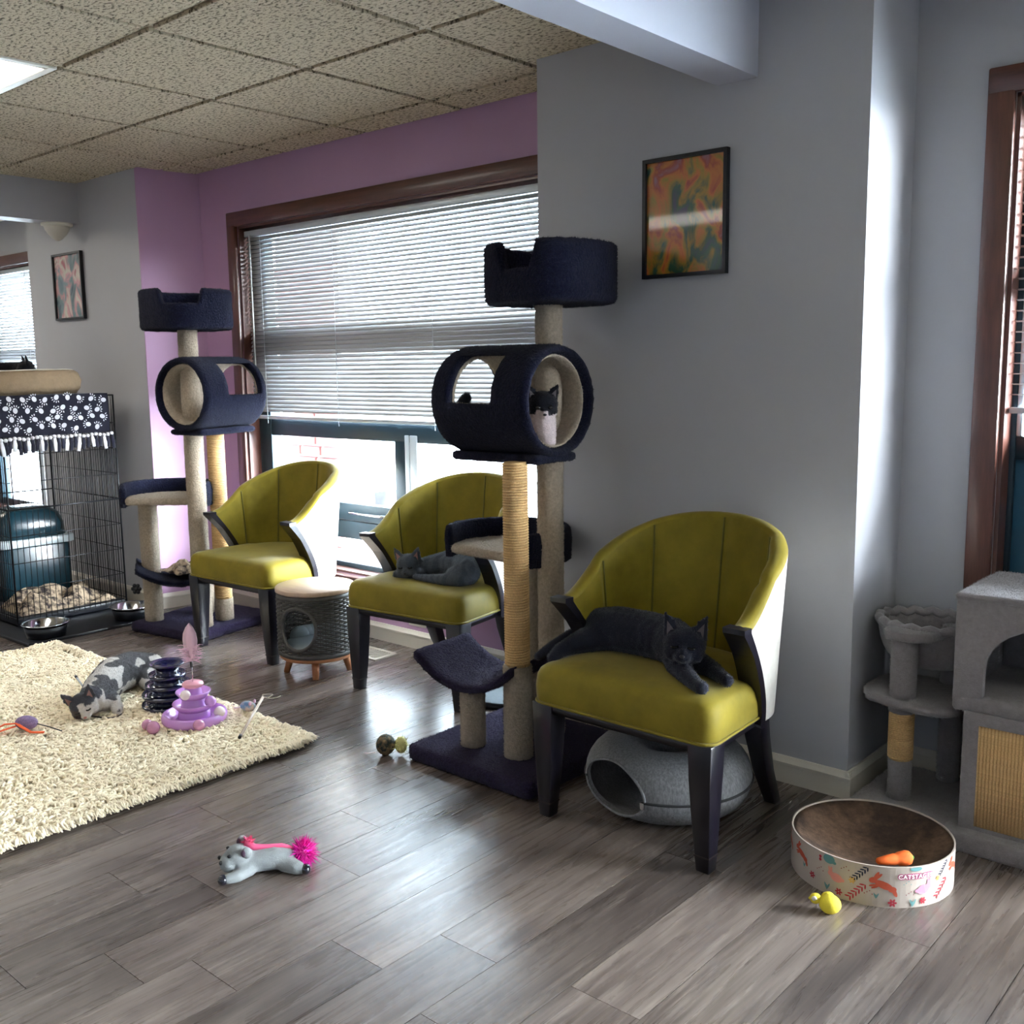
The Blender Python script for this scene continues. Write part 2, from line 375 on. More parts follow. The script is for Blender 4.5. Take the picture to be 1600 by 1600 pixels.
def baseboard(name, pts, inward):
    """profile swept along a straight run; inward = unit vector into the room"""
    (ax, ay), (bx, by) = pts; ix, iy = inward
    prof = [(0, 0), (.014, 0), (.014, .058), (.018, .06), (.018, .068), (.011, .078), (.007, .085), (0, .085)]
    g = G(); ring = lambda x, y: [(x + ix * d, y + iy * d, z) for d, z in prof]
    g.loft([ring(ax, ay), ring(bx, by)], True, False)
    return struct(name, g, M_white)
baseboard('baseboard_middle', ((-5.08, W), (-2.41, W)), (0, -1))
baseboard('baseboard_pier_right', ((PR0, P), (PR1 + .016, P)), (0, -1))
baseboard('baseboard_return_right', ((PR1, P - .016), (PR1, W)), (1, 0))
baseboard('baseboard_right', ((PR1 + .016, W), (XR, W)), (0, -1))
baseboard('baseboard_pier_left', ((-6.5, P), (-5.16, P)), (0, -1))
baseboard('baseboard_return_left', ((-5.163, P - .016), (-5.092, W)), (.9777, -.2095))

# --- windows
def window(n, x0, x1, casing, rails, posts, panes, label):
    """opening x0..x1; wood casing and jambs, dark metal frame members, glass panes"""
    wn = part('window_%d' % n, G().box(x0, x1, W + .001, W + .1, HZ0, HZ0 + .012), M_woodh); wn['kind'] = 'structure'; wn['label'] = label
    cw = .075
    if casing[0]: part('casing', G().box(x0 - cw, x0, W - .022, W, HZ0 - .06, HZ1 + cw), M_wood, wn, bevel=.006)
    if casing[1]: part('casing', G().box(x1, x1 + cw * casing[1], W - .022, W, HZ0 - .06, HZ1 + cw), M_wood, wn, bevel=.006)
    part('casing', G().box(x0 - cw * .999, x1 + cw * casing[1] * .999, W - .0225, W, HZ1, HZ1 + cw), M_woodh, wn, bevel=.006)
    part('sill', G().box(x0 - .08, x1 + .03, W - .05, W + .001, HZ0 - .035, HZ0), M_woodh, wn, bevel=.008)
    part('jamb', G().box(x0, x0 + .012, W, W + .1, HZ0, HZ1), M_wood, wn)
    part('jamb', G().box(x1 - .012, x1, W, W + .1, HZ0, HZ1), M_wood, wn)
    part('jamb', G().box(x0, x1, W, W + .1, HZ1 - .012, HZ1), M_woodh, wn)
    for (a, b, c, d, light) in rails: part('frame_rail', G().box(a, b, W + .075, W + .13, c, d), M_alul if light else M_alu, wn, bevel=.004)
    for (a, b, c, d, light) in posts: part('frame_post', G().box(a, b, W + .07, W + .135, c, d), M_alul if light else M_alu, wn, bevel=.004)
    for (a, b, c, d) in panes: part('pane', G().box(a, b, W + .1, W + .106, c, d), M_glass, wn)
    return wn
x0, x1 = -4.745, -2.46
w1 = window(1, x0, x1, (1, .7), [(x0, x1, .30, .335, 0), (x0, x1, 2.0, 2.065, 0), (x0, x1, 1.40, 1.53, 0), (x0, x1, .965, 1.055, 0), (x0, -3.56, .46, .55, 0), (-4.63, -3.56, .555, .64, 0)],
       [(x0, -4.63, .3, 2.06, 0), (x1 - .06, x1, .3, 2.06, 0), (-3.645, -3.575, .46, .97, 0), (-3.575, -3.545, .3, 1.0, 1), (-3.54, -3.49, .3, 1.0, 1)],
       [(-4.6, -3.64, .6, .97), (-4.64, -3.56, .32, .47), (-3.49, x1 - .05, .33, .97), (-4.64, x1 - .05, 1.05, 1.41), (-4.64, x1 - .05, 1.52, 2.01)], 'wide dark framed window with wood casing in the purple wall')
part('sash_handle', G().tube([(-3.98, W + .065, .60), (-3.95, W + .03, .60), (-3.72, W + .03, .60), (-3.69, W + .065, .60)], .006, 8), M_steel, w1, label='pale metal sash pull')
x0, x1 = -.912, 2.3  # opening widened out of view to let in more daylight
w2 = window(2, x0, x1, (1, 1), [(x0, x1, .30, .36, 0), (x0, x1, 2.0, 2.065, 0), (x0, x1, 1.50, 1.58, 0), (x0, x1, 1.02, 1.09, 0)], [(x0, -.885, .3, 2.06, 0), (x1 - .06, x1, .3, 2.06, 0), (-.885, -.868, 1.09, 2.0, 1), (.02, .1, .3, 2.03, 0), (1.16, 1.24, .3, 2.03, 0)],
       [(-.87, .03, 1.08, 1.51), (-.87, .03, 1.57, 2.01), (.09, 1.17, 1.08, 1.51), (.09, 1.17, 1.57, 2.01), (1.23, 2.25, 1.08, 1.51), (1.23, 2.25, 1.57, 2.01), (.09, 1.17, .35, 1.03), (1.23, 2.25, .35, 1.03)], 'tall dark framed window at the right edge')
part('frame_panel', G().box(-.886, .03, W + .085, W + .12, .35, 1.03), mat('blue_grey_panel', (44, 84, 108), .3), w2, bevel=.003, label='blue grey lower window panel')
x0, x1 = -8.25, -6.72
w3 = window(3, x0, x1, (1, 1), [(x0, x1, .30, .36, 0), (x0, x1, 2.0, 2.065, 0), (x0, x1, 1.40, 1.48, 0), (x0, x1, .74, .86, 0)], [(x0, x0 + .08, .3, 2.06, 0), (x1 - .08, x1, .3, 2.06, 0), (-7.5, -7.42, .3, .8, 1)],
       [(x0 + .07, x1 - .07, .35, .75), (x0 + .07, x1 - .07, .85, 1.41), (x0 + .07, x1 - .07, 1.47, 2.01)], 'window seen beyond the wire cage')

def blind(label, x0, x1, ztop, zbot, tilt, y, cords, pitch=.0213, loc_cord=None):
    b = thing('window_blind', label, 'blind', ((x0 + x1) / 2, y, zbot), 0)
    h = (x1 - x0) / 2; H = ztop - zbot
    part('head_rail', G().box(-h, h, -.02, .02, H - .03, H), M_alul, b, bevel=.004)
    sl = G(); n = 5; cs = []
    for k in range(n):
        a = (k / (n - 1) - .5) * .0255; cs.append((a, .0022 * (1 - (2 * a / .0255) ** 2)))
    ct, st = math.cos(tilt), math.sin(tilt)
    ring = [(q * ct - r * st, q * st + r * ct) for q, r in cs] + [(q * ct - (r - .0006) * st, q * st + (r - .0006) * ct) for q, r in reversed(cs)]
    sl.loft([[(-h, a, c) for a, c in ring], [(h, a, c) for a, c in ring]], True, True)
    me = sl.mesh('slat')
    z = H - .042
    while z > .03:
        link('slat', me, M_slat, b, (0, 0, z), (0, 0, random.uniform(-.0006, .0006))); z -= pitch
    part('bottom_rail', G().box(-h, h, -.013, .013, 0, .018), M_alul, b, bevel=.004)
    for cx in cords:
        part('ladder_cord', G().tube([(cx, -.0155, .01), (cx, -.0155, H - .02)], .0012, 5).tube([(cx, .0155, .01), (cx, .0155, H - .02)], .0012, 5), M_alul, b)
        part('cord_knot', G().ball((cx, -.016, .006), .006, 8).tube([(cx, -.016, .004), (cx + .006, -.018, -.022)], .002, 5), M_alul, b)
    return b
b1 = blind('white slatted blind over the big window in the purple wall', -4.72, -2.475, 2.04, 1.055, R(55), W + .038, (-.99, -.4, .28, 1.06))
part('tilt_wand', G().tube([(-1.06, -.03, .96), (-1.05, -.035, .2)], .004, 8), mat('clear_plastic_rod', (200, 205, 205), .2), b1)
blind('white slatted blind at the right edge with open slats', -.895, 2.285, 2.05, 1.16, R(-6), W + .038, (-1.3, -.4, .6, 1.4), .0305)
blind('white slatted blind over the far window beyond the cage', -8.235, -6.735, 2.05, .98, R(-40), W + .038, (-.5, .1, .68))

# --- outside: pale pavement, brick pillar and a parked car
tag(part('outdoor_pavement', G().box(-40, 25, W + .42, 40, -.35, -.25), mat('pale_pavement', (226, 226, 226), .9, var=(2, .06))), 'pale pavement outside the windows', 'pavement', kind='structure')
struct('added_sky_blocker', G().box(XL, XR + 1, W + .2, W + 1.15, 2.36, 2.5), mat('dark_sky_blocker', (70, 66, 62), .9), 'dark slab added outside above the windows to block sky')  # slab added to block high sky and darken the gaps between slats
bp_ = thing('brick_pillar', 'faded brick pillar outside left part of the big window', 'pillar', (-5.62, 4.3, -.25))
part('core', G().box(-.33, .33, .03, .28, 0, 2.9), mat('pale_mortar', (190, 184, 178), .9), bp_)
brm = G().box(-.1, .1, -.0, .035, 0, .06).mesh('brick', .004, 1)
for r_ in range(30):
    for c in range(3):
        x = -.22 + c * .22 + (.0 if r_ % 2 else -.05)
        if abs(x) + .1 < .36: link('brick', brm, M_hard, bp_, (x, 0, r_ * .075 + .01))
ca = thing('parked_car', 'white parked car seen through the lower window pane', 'car', (-10.0, 6.8, -.25), R(-6))
M_car = mat('white_car_paint', (225, 226, 230), .2, coat=.6)
prof = [(-2.1, .3), (-2.1, .75), (-1.6, 1.0), (-.9, 1.48), (.5, 1.48), (1.05, 1.0), (1.9, .86), (2.1, .7), (2.1, .3)]
Mc = Matrix.Rotation(PI / 2, 4, 'X')
part('body', G().prism(prof, -.85, .85, Mc), M_car, ca, bevel=.06, seg=3)
for i in range(4): part('grille_bar', G().box(2.11, 2.14, -.45, .45, .52 + i * .05, .545 + i * .05), M_steel, ca)
for sy in (-1, 1):
    part('headlight', G().ball((2.06, sy * .66, .68), (.08, .16, .08), 12), M_alul, ca)
    for wx in (-1.3, 1.35): part('wheel', G().lathe([(.0, -.1), (.3, -.1), (.33, -.06), (.33, .06), (.3, .1), (0, .1)], 24, Matrix.Translation((wx, sy * .8, .33)) @ Matrix.Rotation(PI / 2, 4, 'X')), M_blackp, ca)
    part('side_window', G().prism([(-1.35, 1.02), (-.85, 1.4), (.45, 1.4), (.9, 1.02)], sy * .852 - .004, sy * .852 + .004, Mc), M_alul, ca)  # pale colour stands in for sky reflected in the car glass

# --- small fixtures
vt = thing('floor_vent', 'white slotted floor vent by the purple wall', 'vent', (-3.60, 3.02, 0), R(0))
part('frame', G().box(-.16, .16, -.07, -.05, 0, .006).box(-.16, .16, .05, .07, 0, .006).box(-.16, -.135, -.05, .05, 0, .006).box(.135, .16, -.05, .05, 0, .006), M_white, vt)
for i in range(17): part('slat', G().box(-.128 + i * .016, -.12 + i * .016, -.05, .05, 0, .004), M_white, vt)
ot = thing('wall_outlet', 'white wall outlet low on the purple wall', 'outlet', (-3.44, W, .145))
part('plate', G().box(-.058, .058, -.006, 0, -.038, .038), M_white, ot, bevel=.003)
for s in (-1, 1): part('socket', G().prism(rrect(s * .026, 0, .034, .03, .008), 0, .003, Matrix.Translation((0, -.006, 0)) @ Matrix.Rotation(PI / 2, 4, 'X')), M_lampframe, ot)
dm = thing('emergency_light', 'white cone shaped fixture under the left ceiling beam', 'light fixture', (-5.885, 2.79, 2.155))
part('mount', G().lathe([(.0, 0), (.085, 0), (.085, -.012), (.07, -.018), (0, -.018)], 24), M_lampframe, dm)
part('shade', G().lathe([(0, -.016), (.07, -.016), (.066, -.035), (.05, -.06), (.03, -.082), (.012, -.095), (0, -.098)], 24), M_white, dm)

# --- pictures
def art_material(name, stops, scale, seed):
    m = bpy.data.materials.new(name); m.use_nodes = True; N = m.node_tree.nodes; L = m.node_tree.links; p = N['Principled BSDF']
    tc = N.new('ShaderNodeTexCoord'); mp = N.new('ShaderNodeMapping'); mp.inputs['Location'].default_value = (seed, seed, seed); mp.inputs['Scale'].default_value = (1, 1, .62); L.new(tc.outputs['Object'], mp.inputs[0])
    n = N.new('ShaderNodeTexNoise'); n.inputs['Scale'].default_value = scale; n.inputs['Detail'].default_value = 6; n.inputs['Distortion'].default_value = .6; L.new(mp.outputs[0], n.inputs[0])
    r = N.new('ShaderNodeValToRGB'); e = r.color_ramp.elements; e[0].position = stops[0][0]; e[0].color = lin(stops[0][1]); e[1].position = stops[-1][0]; e[1].color = lin(stops[-1][1])
    for q in stops[1:-1]: e.new(q[0]).color = lin(q[1])
    L.new(n.outputs[0], r.inputs[0]); L.new(r.outputs[0], p.inputs['Base Color']); p.inputs['Roughness'].default_value = .25; p.inputs['Coat Weight'].default_value = .7; p.inputs['Coat Roughness'].default_value = .04
    return m
def picture(label, x0, x1, z0, z1, m):
    t = thing('framed_picture', label, 'picture', ((x0 + x1) / 2, P, z0)); h = (x1 - x0) / 2; H = z1 - z0; q = .012
    part('frame', G().box(-h, h, -.02, 0, 0, q).box(-h, h, -.02, 0, H - q, H).box(-h, -h + q, -.02, 0, q, H - q).box(h - q, h, -.02, 0, q, H - q), M_blackp, t)
    part('canvas', G().box(-h + q, h - q, -.009, -.001, q, H - q), m, t)
    return t
pc = picture('framed abstract print in orange, green and red beside the ceiling beam', -1.942, -1.633, 1.595, 1.972,
        art_material('autumn_print', [(.3, (60, 66, 84)), (.4, (52, 84, 62)), (.47, (150, 118, 48)), (.53, (190, 110, 50)), (.6, (150, 66, 50)), (.72, (150, 120, 130))], 13, 3.3))
pl = picture('narrow framed print in pink, teal and grey on the left pier', -6.15, -5.795, 1.622, 2.005,
        art_material('pink_teal_print', [(.32, (70, 84, 98)), (.44, (120, 140, 142)), (.5, (206, 150, 150)), (.58, (210, 204, 190)), (.66, (170, 96, 104))], 11, 7.1))

# ================================================================== green velvet barrel chairs
M_seam = mat('dark_olive_piping', (96, 90, 20), .7)
def chair_plan(s, v):
    """point on the inner shell: s in [-1,1] along the U, v in 0..1 upward"""
    a = .246 + .018 * v; yc = .035; b = .192 + .065 * v
    smid = .58; t = abs(s); sg = 1 if s >= 0 else -1
    yf = .012 - .147 * v ** 1.6
    if t <= smid:
        ph = t / smid * PI / 2; x = a * math.sin(ph) ** .92; y = yc + b * math.cos(ph)
    else:
        q = (t - smid) / (1 - smid); x = a + .012 * q * v; y = yc + (yf - yc) * q
    ztop = .625 + .225 * (.5 + .5 * math.cos(PI * min(1, t ** 1.12))) ** .85
    z = .338 + v * (ztop - .338)
    return Vector((sg * x, y, z))
def chair_shell(off, ns=72, nv=16, puff=0):
    P_ = [[chair_plan(-1 + 2 * i / ns, j / nv) for i in range(ns + 1)] for j in range(nv + 1)]
    k_ = ns // 2; flip = 1 if (P_[8][k_ + 1] - P_[8][k_ - 1]).cross(P_[9][k_] - P_[7][k_]).y > 0 else -1
    out = []
    for j in range(nv + 1):
        row = []
        for i in range(ns + 1):
            du = P_[j][min(i + 1, ns)] - P_[j][max(i - 1, 0)]; dv = P_[min(j + 1, nv)][i] - P_[max(j - 1, 0)][i]
            n = du.cross(dv).normalized()
            c = Vector((0, -.05, 0)); 
            n = n * flip
            s = abs(-1 + 2 * i / ns); o = off
            if puff:
                seams = (0, .30, .62); d = min(abs(s - q) for q in seams); o -= puff * min(1, (d / .06)) ** .6
            row.append(P_[j][i] + n * o)
        out.append(row)
    return out
def dense(pl, d=.03):
    o = []
    for (a, b) in zip(pl, pl[1:] + pl[:1]):
        k = max(1, int(math.hypot(b[0] - a[0], b[1] - a[1]) / d))
        o += [(a[0] + (b[0] - a[0]) * i / k, a[1] + (b[1] - a[1]) * i / k) for i in range(k)]
    return o
def make_chair():
    t = thing('barrel_chair', 'x', 'chair', group='green velvet barrel chairs')
    # seat cushion
    def ring(z, k, ins):
        pts = []
        for (x, y) in dense(rrect(0, -.015, .60, .54, .045, 5)):
            f = 1 - .10 * (y + .285) / .54; x *= f
            if y > .035:
                e = math.hypot(x / .246, (y - .035) / .188)
                if e > 1: x, y = x / e, (y - .035) / e + .035
            pts.append((x * k, (y + .015) * k - .015, z))
        return pts
    rings = [ring(.352, .985, 0), ring(.362, 1, 0), ring(.40, 1.006, 0), ring(.432, .995, 0), ring(.449, .972, 0), ring(.459, .93, 0), ring(.466, .82, 0), ring(.4705, .6, 0), ring(.472, .3, 0)]
    st = part('seat', G().loft(rings, True, True), M_velvet, t)
    part('seat_piping', G().tube([(p[0] * 1.002, p[1] * 1.002, .355) for p in ring(.355, 1, 0)], .0045, 6, loop=True), M_velvet, st)
    part('seat_rail', G().loft([ring(.325, .955, 0), ring(.352, .97, 0)], True, True), M_leg, t)
    inn = chair_shell(.004, puff=.014); out = chair_shell(.04)
    ns, nv = 72, 16
    g = G(); g.loft(inn, False, True, False)
    # rounded top roll from inner to outer
    rolls = []
    for k in range(7):
        a = PI * k / 6; row = []
        for i in range(ns + 1):
            A, B = inn[nv][i], out[nv][i]; mid = (A + B) / 2; h = (B - A) / 2
            row.append(mid - h * math.cos(a) + Vector((0, 0, .016 * math.sin(a))))
        rolls.append(row)
    g.loft(rolls, False, True, False)
    br = part('backrest', g, M_velvet, t)
    for s_ in (-.62, -.30, 0, .30, .62):
        i = round((s_ + 1) / 2 * ns); q = Vector((0, -.05, 0))
        part('seam', G().tube([inn[j][i] + (Vector((0, -.04, inn[j][i].z)) - inn[j][i]).normalized() * .0025 for j in range(nv + 1)], .0028, 6), M_seam, br)
    part('outer_back', G().loft(out, False, True, False), M_linen, t, label='pale linen outer back')
    for sg, i in ((-1, 0), (1, ns)):
        rings = []
        for j in range(nv + 1):
            A, B = inn[j][i], out[j][i]; d = (B - A).normalized(); fwd = Vector((0, -1, 0)); v = j / nv
            e = .006; th = .02 + .012 * max(0, v - .75) * 4
            A2, B2 = A - d * e, B + d * e
            rings.append([A2 + fwd * -.006, A2 + fwd * th, B2 + fwd * th, B2 + fwd * -.006])
        top = rings[-1]; rings.append([p + Vector((0, 0, .014)) for p in top])
        low = rings[0]; rings.insert(0, [p + Vector((0, .010, -.012)) for p in low])
        part('arm_trim', G().loft(rings, True, False), M_leg, t, label='dark wood arm front')
    # legs
    for sx in (-1, 1):
        rg = []
        for z, wd, cx, cy in ((.352, .072, .262, -.245), (.25, .066, .262, -.246), (.12, .054, .264, -.246), (.045, .045, .266, -.246), (0, .040, .267, -.247)):
            rg.append([(sx * cx + a * wd / 2, cy + b * wd / 2, z) for a, b in ((-1, -1), (1, -1), (1, 1), (-1, 1))])
        lg = part('leg', G().loft(rg, True, False), M_leg, t, bevel=.004)
        part('foot_scuff', G().box(sx * .266 - .0233, sx * .266 + .0233, -.246 - .0233, -.246 + .0233, .042, .046), M_scuff, lg)
        rg = []
        for z, wd, cy in ((.352, .06, .12), (.24, .055, .145), (.12, .047, .19), (0, .038, .255)):
            rg.append([(sx * (.205 - .012 * (.35 - z)) + a * wd / 2, cy + b * wd / 2, z) for a, b in ((-1, -1), (1, -1), (1, 1), (-1, 1))])
        part('leg', G().loft(rg, True, False), M_leg, t, bevel=.004)
    return t
c1 = make_chair()
chairs = [c1, copy_tree(c1), copy_tree(c1)]
for o, lab, loc, rz in zip(chairs, ('green velvet barrel chair standing empty left of the wicker stool', 'green velvet barrel chair with the sleeping kitten, right of the wicker stool', 'green velvet barrel chair with the dark grey cat, nearest to the viewer'),
        ((-4.045, 2.86, 0), (-2.955, 2.925, 0), (-1.56, 2.465, 0)), (R(3), R(6), R(0))):
    o.location = loc; o.rotation_euler = (0, 0, rz); o['label'] = lab
CH3 = Vector((-1.57, 2.465, 0)); CH2 = Vector((-2.955, 2.925, 0))

# ================================================================== cat tree pieces
def boolean_cut(me, cutters):
    o = bpy.data.objects.new('tmp', me); COL.objects.link(o); cs = []
    for c in cutters:
        k = bpy.data.objects.new('tmpc', c); COL.objects.link(k); cs.append(k)
        md = o.modifiers.new('b', 'BOOLEAN'); md.operation = 'DIFFERENCE'; md.object = k; md.solver = 'EXACT'
    dg = bpy.context.evaluated_depsgraph_get(); r = bpy.data.meshes.new_from_object(o.evaluated_get(dg))
    for k in [o] + cs: bpy.data.objects.remove(k)
    for p in r.polygons: p.use_smooth = True
    try: r.set_sharp_from_angle(angle=R(35))
    except Exception: pass
    return r
def pile(me, dens, ln, seed=1):
    """short carpet pile: little spikes standing on the surface, joined to the same mesh"""
    rs = np.random.default_rng(seed); me.calc_loop_triangles(); nt_ = len(me.loop_triangles)
    co = np.empty(len(me.vertices) * 3); me.vertices.foreach_get('co', co); co = co.reshape(-1, 3)
    ti = np.empty(nt_ * 3, dtype=np.int64); me.loop_triangles.foreach_get('vertices', ti); ti = ti.reshape(-1, 3)
    A, B, C_ = co[ti[:, 0]], co[ti[:, 1]], co[ti[:, 2]]; cr = np.cross(B - A, C_ - A); ar = np.linalg.norm(cr, axis=1) / 2
    n = int(ar.sum() * dens); pk = rs.choice(nt_, n, p=ar / ar.sum()); u, v = rs.random(n), rs.random(n); f = u + v > 1; u[f] = 1 - u[f]; v[f] = 1 - v[f]
    p = A[pk] + (B - A)[pk] * u[:, None] + (C_ - A)[pk] * v[:, None]; nr = cr[pk] / np.maximum(1e-12, np.linalg.norm(cr[pk], axis=1))[:, None]
    t = np.cross(nr, rs.normal(size=(n, 3))); t /= np.maximum(1e-9, np.linalg.norm(t, axis=1))[:, None]; b = np.cross(nr, t)
    r = .0013; h = (ln * rs.uniform(.5, 1.15, n))[:, None]; tip = p + nr * h + t * h * rs.uniform(-.7, .7, n)[:, None] + b * h * rs.uniform(-.7, .7, n)[:, None]
    q = p - nr * .001; V = np.stack([q + t * r, q - t * r * .5 + b * r * .87, q - t * r * .5 - b * r * .87, tip], 1).reshape(-1, 3)
    k = np.arange(n)[:, None] * 4; F = np.stack([k + [[0, 1, 3]], k + [[1, 2, 3]], k + [[2, 0, 3]]], 1).reshape(-1, 3)
    base = len(me.vertices); fs = [tuple(pp.vertices) for pp in me.polygons] + [tuple(x) for x in (F + base).tolist()]
    m2 = bpy.data.meshes.new(me.name); m2.from_pydata(co.tolist() + V.tolist(), [], fs); m2.update(); m2.polygons.foreach_set('use_smooth', [True] * len(fs)); return m2
def fuzz(name, me, amp=.003, sc=70, seed=0, dens=26000, ln=.0052):
    jitter(me, amp, sc, seed); me = pile(me, dens, ln, seed + 1); me.name = name; return me
def carpet_post(parent, x, y, z0, z1, r, m=None, name='post'):
    g = G(); n = max(2, int((z1 - z0) / .03)); 
    g.loft([[((r) * math.cos(2 * PI * k / 24) + x, r * math.sin(2 * PI * k / 24) + y, z0 + (z1 - z0) * i / n) for k in range(24)] for i in range(n + 1)], True, True)
    me = fuzz(name, g.mesh(name), .0022, 60); return link(name, me, m or M_beigec, parent)
def sisal_post(parent, x, y, z0, z1, r, pitch=.0085, name='sisal_post'):
    core = part(name, G().lathe([(r, z0), (r, z1)], 20, Matrix.Translation((x, y, 0))), M_sisal, parent)
    turns = int((z1 - z0) / pitch); n = 20; pts = []
    for i in range(turns * n):
        a = 2 * PI * i / n; pts.append((x + (r + .0015) * math.cos(a), y + (r + .0015) * math.sin(a), z0 + .004 + (z1 - z0 - .008) * i / (turns * n)))
    part('rope_winding', G().tube(pts, pitch * .52, 5), M_sisal, core); return core
def carpet_slab(parent, name, poly, z0, z1, m, seed=0, bev=.012):
    g = G(); cx = sum(p[0] for p in poly) / len(poly); cy = sum(p[1] for p in poly) / len(poly)
    # subdivided sides
    def densify(pl, d=.02):
        o = []
        for (a, b) in zip(pl, pl[1:] + pl[:1]):
            k = max(1, int(math.hypot(b[0] - a[0], b[1] - a[1]) / d))
            o += [(a[0] + (b[0] - a[0]) * i / k, a[1] + (b[1] - a[1]) * i / k) for i in range(k)]
        return o
    pl = densify(poly)
    def ring(z, k): return [((x - cx) * k + cx, (y - cy) * k + cy, z) for x, y in pl]
    s = bev / max(.05, max(abs(p[0] - cx) for p in pl))
    rings = [ring(z0, 1 - s), ring(z0 + bev * .5, 1 - s * .2), ring((z0 + z1) / 2, 1), ring(z1 - bev * .5, 1 - s * .2), ring(z1, 1 - s)] + [ring(z1, 1 - s - (1 - s) * q) for q in (.15, .3, .5, .7, .9)]
    g.loft(rings, True, True); me = fuzz(name, g.mesh(name), .003, 55, seed)
    return link(name, me, m, parent)
def barrel(parent, c, axis_ang, rad, length, cut_side, cut0, cut1, thick=.028):
    """open carpeted tunnel lying along local X (turned by axis_ang); rectangular window cut on side cut_side (+1/-1 in local y)"""
    Mx = Matrix.Translation(c) @ Matrix.Rotation(axis_ang, 4, 'Z') @ Matrix.Rotation(PI / 2, 4, 'Y')
    Mb = Matrix.Translation(c) @ Matrix.Rotation(axis_ang, 4, 'Z')
    def shell(ro, ri, L):
        h = L / 2; b = min(.008, (ro - ri) * .3); prof = []
        nl = 14
        for i in range(nl + 1): prof.append((ro - (b if i in (0, nl) else 0), -h + L * i / nl))
        for i in range(nl, -1, -1): prof.append((ri + (b if i in (0, nl) else 0), -h + L * i / nl))
        return G().lathe(prof, 64, Mx, close=True).mesh('tunnel')
    def cutter():
        pl = [(cut0 + .006, -.006), (cut0, 0), (cut0, .8 * rad), (cut0 + .008, .83 * rad), (cut1 - .008, .83 * rad), (cut1, .8 * rad), (cut1, 0), (cut1 - .006, -.006)]
        g = G(); y0, y1 = (.02, rad * 1.4) if cut_side > 0 else (-rad * 1.4, -.02)
        return G().prism([(x, z) for x, z in pl], -y1, -y0, Mb @ Matrix.Rotation(PI / 2, 4, 'X')).mesh('c')
    o = boolean_cut(shell(rad, rad - thick, length), [cutter()])
    tun = link('tunnel', fuzz('tunnel', o, .0025, 60), M_navyc, parent)
    i_ = boolean_cut(shell(rad - thick - .0005, rad - thick - .012, length - .05), [cutter()])
    link('tunnel_lining', fuzz('tunnel_lining', i_, .0015, 60), M_beigec, tun)
    L = length / 2
    carpet_slab(parent, 'tunnel_board', [tuple((Matrix.Rotation(axis_ang, 3, 'Z') @ Vector((x, y, 0)))[:2]) for x, y in ((-L + .02, -.10), (L - .02, -.10), (L - .02, .10), (-L + .02, .10))], 0, .03, M_navyc).location = (c[0], c[1], c[2] - rad - .018)
    return tun
def round_bed(parent, c, rad, h, cut_ang, cut_w, drop):
    """round-cornered walled bed with a dip in the wall centred on cut_ang"""
    n = 96; th = .03; e = .62
    def sup(a):
        ca, sa = math.cos(a), math.sin(a); k = (abs(ca) ** (2 / e) + abs(sa) ** (2 / e)) ** (-e / 2) if e else 1
        return k
    def rr(a): return 1 / ((abs(math.cos(a)) ** 2.7 + abs(math.sin(a)) ** 2.7) ** (1 / 2.7))
    def top(a):
        d = abs((a - cut_ang + PI) % (2 * PI) - PI); q = (d - cut_w) / .12; q = max(0, min(1, q)); q = q * q * (3 - 2 * q)
        return h - drop * (1 - q)
    def row(k, zf):
        return [(c[0] + rad * rr(2 * PI * i / n) * k * math.cos(2 * PI * i / n), c[1] + rad * rr(2 * PI * i / n) * k * math.sin(2 * PI * i / n), c[2] + zf(2 * PI * i / n)) for i in range(n)]
    ki = 1 - th / rad
    g = G(); rings = [row(.9, lambda a: 0), row(.97, lambda a: .004), row(1, lambda a: .018)] + [row(1, lambda a, q=q: .018 + (top(a) - .03) * q) for q in (.2, .4, .6, .8, 1)]
    rings += [row((1 + ki) / 2 + (1 - ki) / 2 * .6, lambda a: top(a) - .003), row((1 + ki) / 2, lambda a: top(a)), row((1 + ki) / 2 - (1 - ki) / 2 * .6, lambda a: top(a) - .003)]
    rings += [row(ki, lambda a, q=q: .03 + (top(a) - .042) * q) for q in (1, .7, .4, 0)] + [row(.3, lambda a: .032)]
    g.loft(rings, True, True)
    return link('top_bed', fuzz('top_bed', g.mesh('top_bed'), .0035, 60), M_navyc, parent)
def half_shelf(parent, c, rad, ang, a0, a1, wall_h, z, fl_t=.035):
    """half-round shelf: pale floor, dark wall round the curved side from angle a0 to a1 (local to ang)"""
    n = 40
    arc = [(c[0] + rad * math.cos(ang + a0 + (a1 - a0) * i / n), c[1] + rad * math.sin(ang + a0 + (a1 - a0) * i / n)) for i in range(n + 1)]
    sh = carpet_slab(parent, 'shelf_floor', arc, z, z + fl_t, M_beigec, 3)
    rings = []
    for i in range(n + 1):
        a = ang + a0 + (a1 - a0) * i / n; u = Vector((math.cos(a), math.sin(a), 0)); b = Vector((c[0], c[1], z))
        hh = wall_h
        rings.append([b + u * (rad - .004) + Vector((0, 0, -.012)), b + u * (rad + .02) + Vector((0, 0, -.012)), b + u * (rad + .024) + Vector((0, 0, hh * .6)), b + u * (rad + .018) + Vector((0, 0, hh - .006)), b + u * (rad + .008) + Vector((0, 0, hh)), b + u * (rad - .002) + Vector((0, 0, hh - .006)), b + u * (rad - .006) + Vector((0, 0, hh * .6))])
    g = G().loft(rings, True, True)
    link('shelf_wall', fuzz('shelf_wall', g.mesh('shelf_wall'), .003, 60), M_navyc, sh); return sh
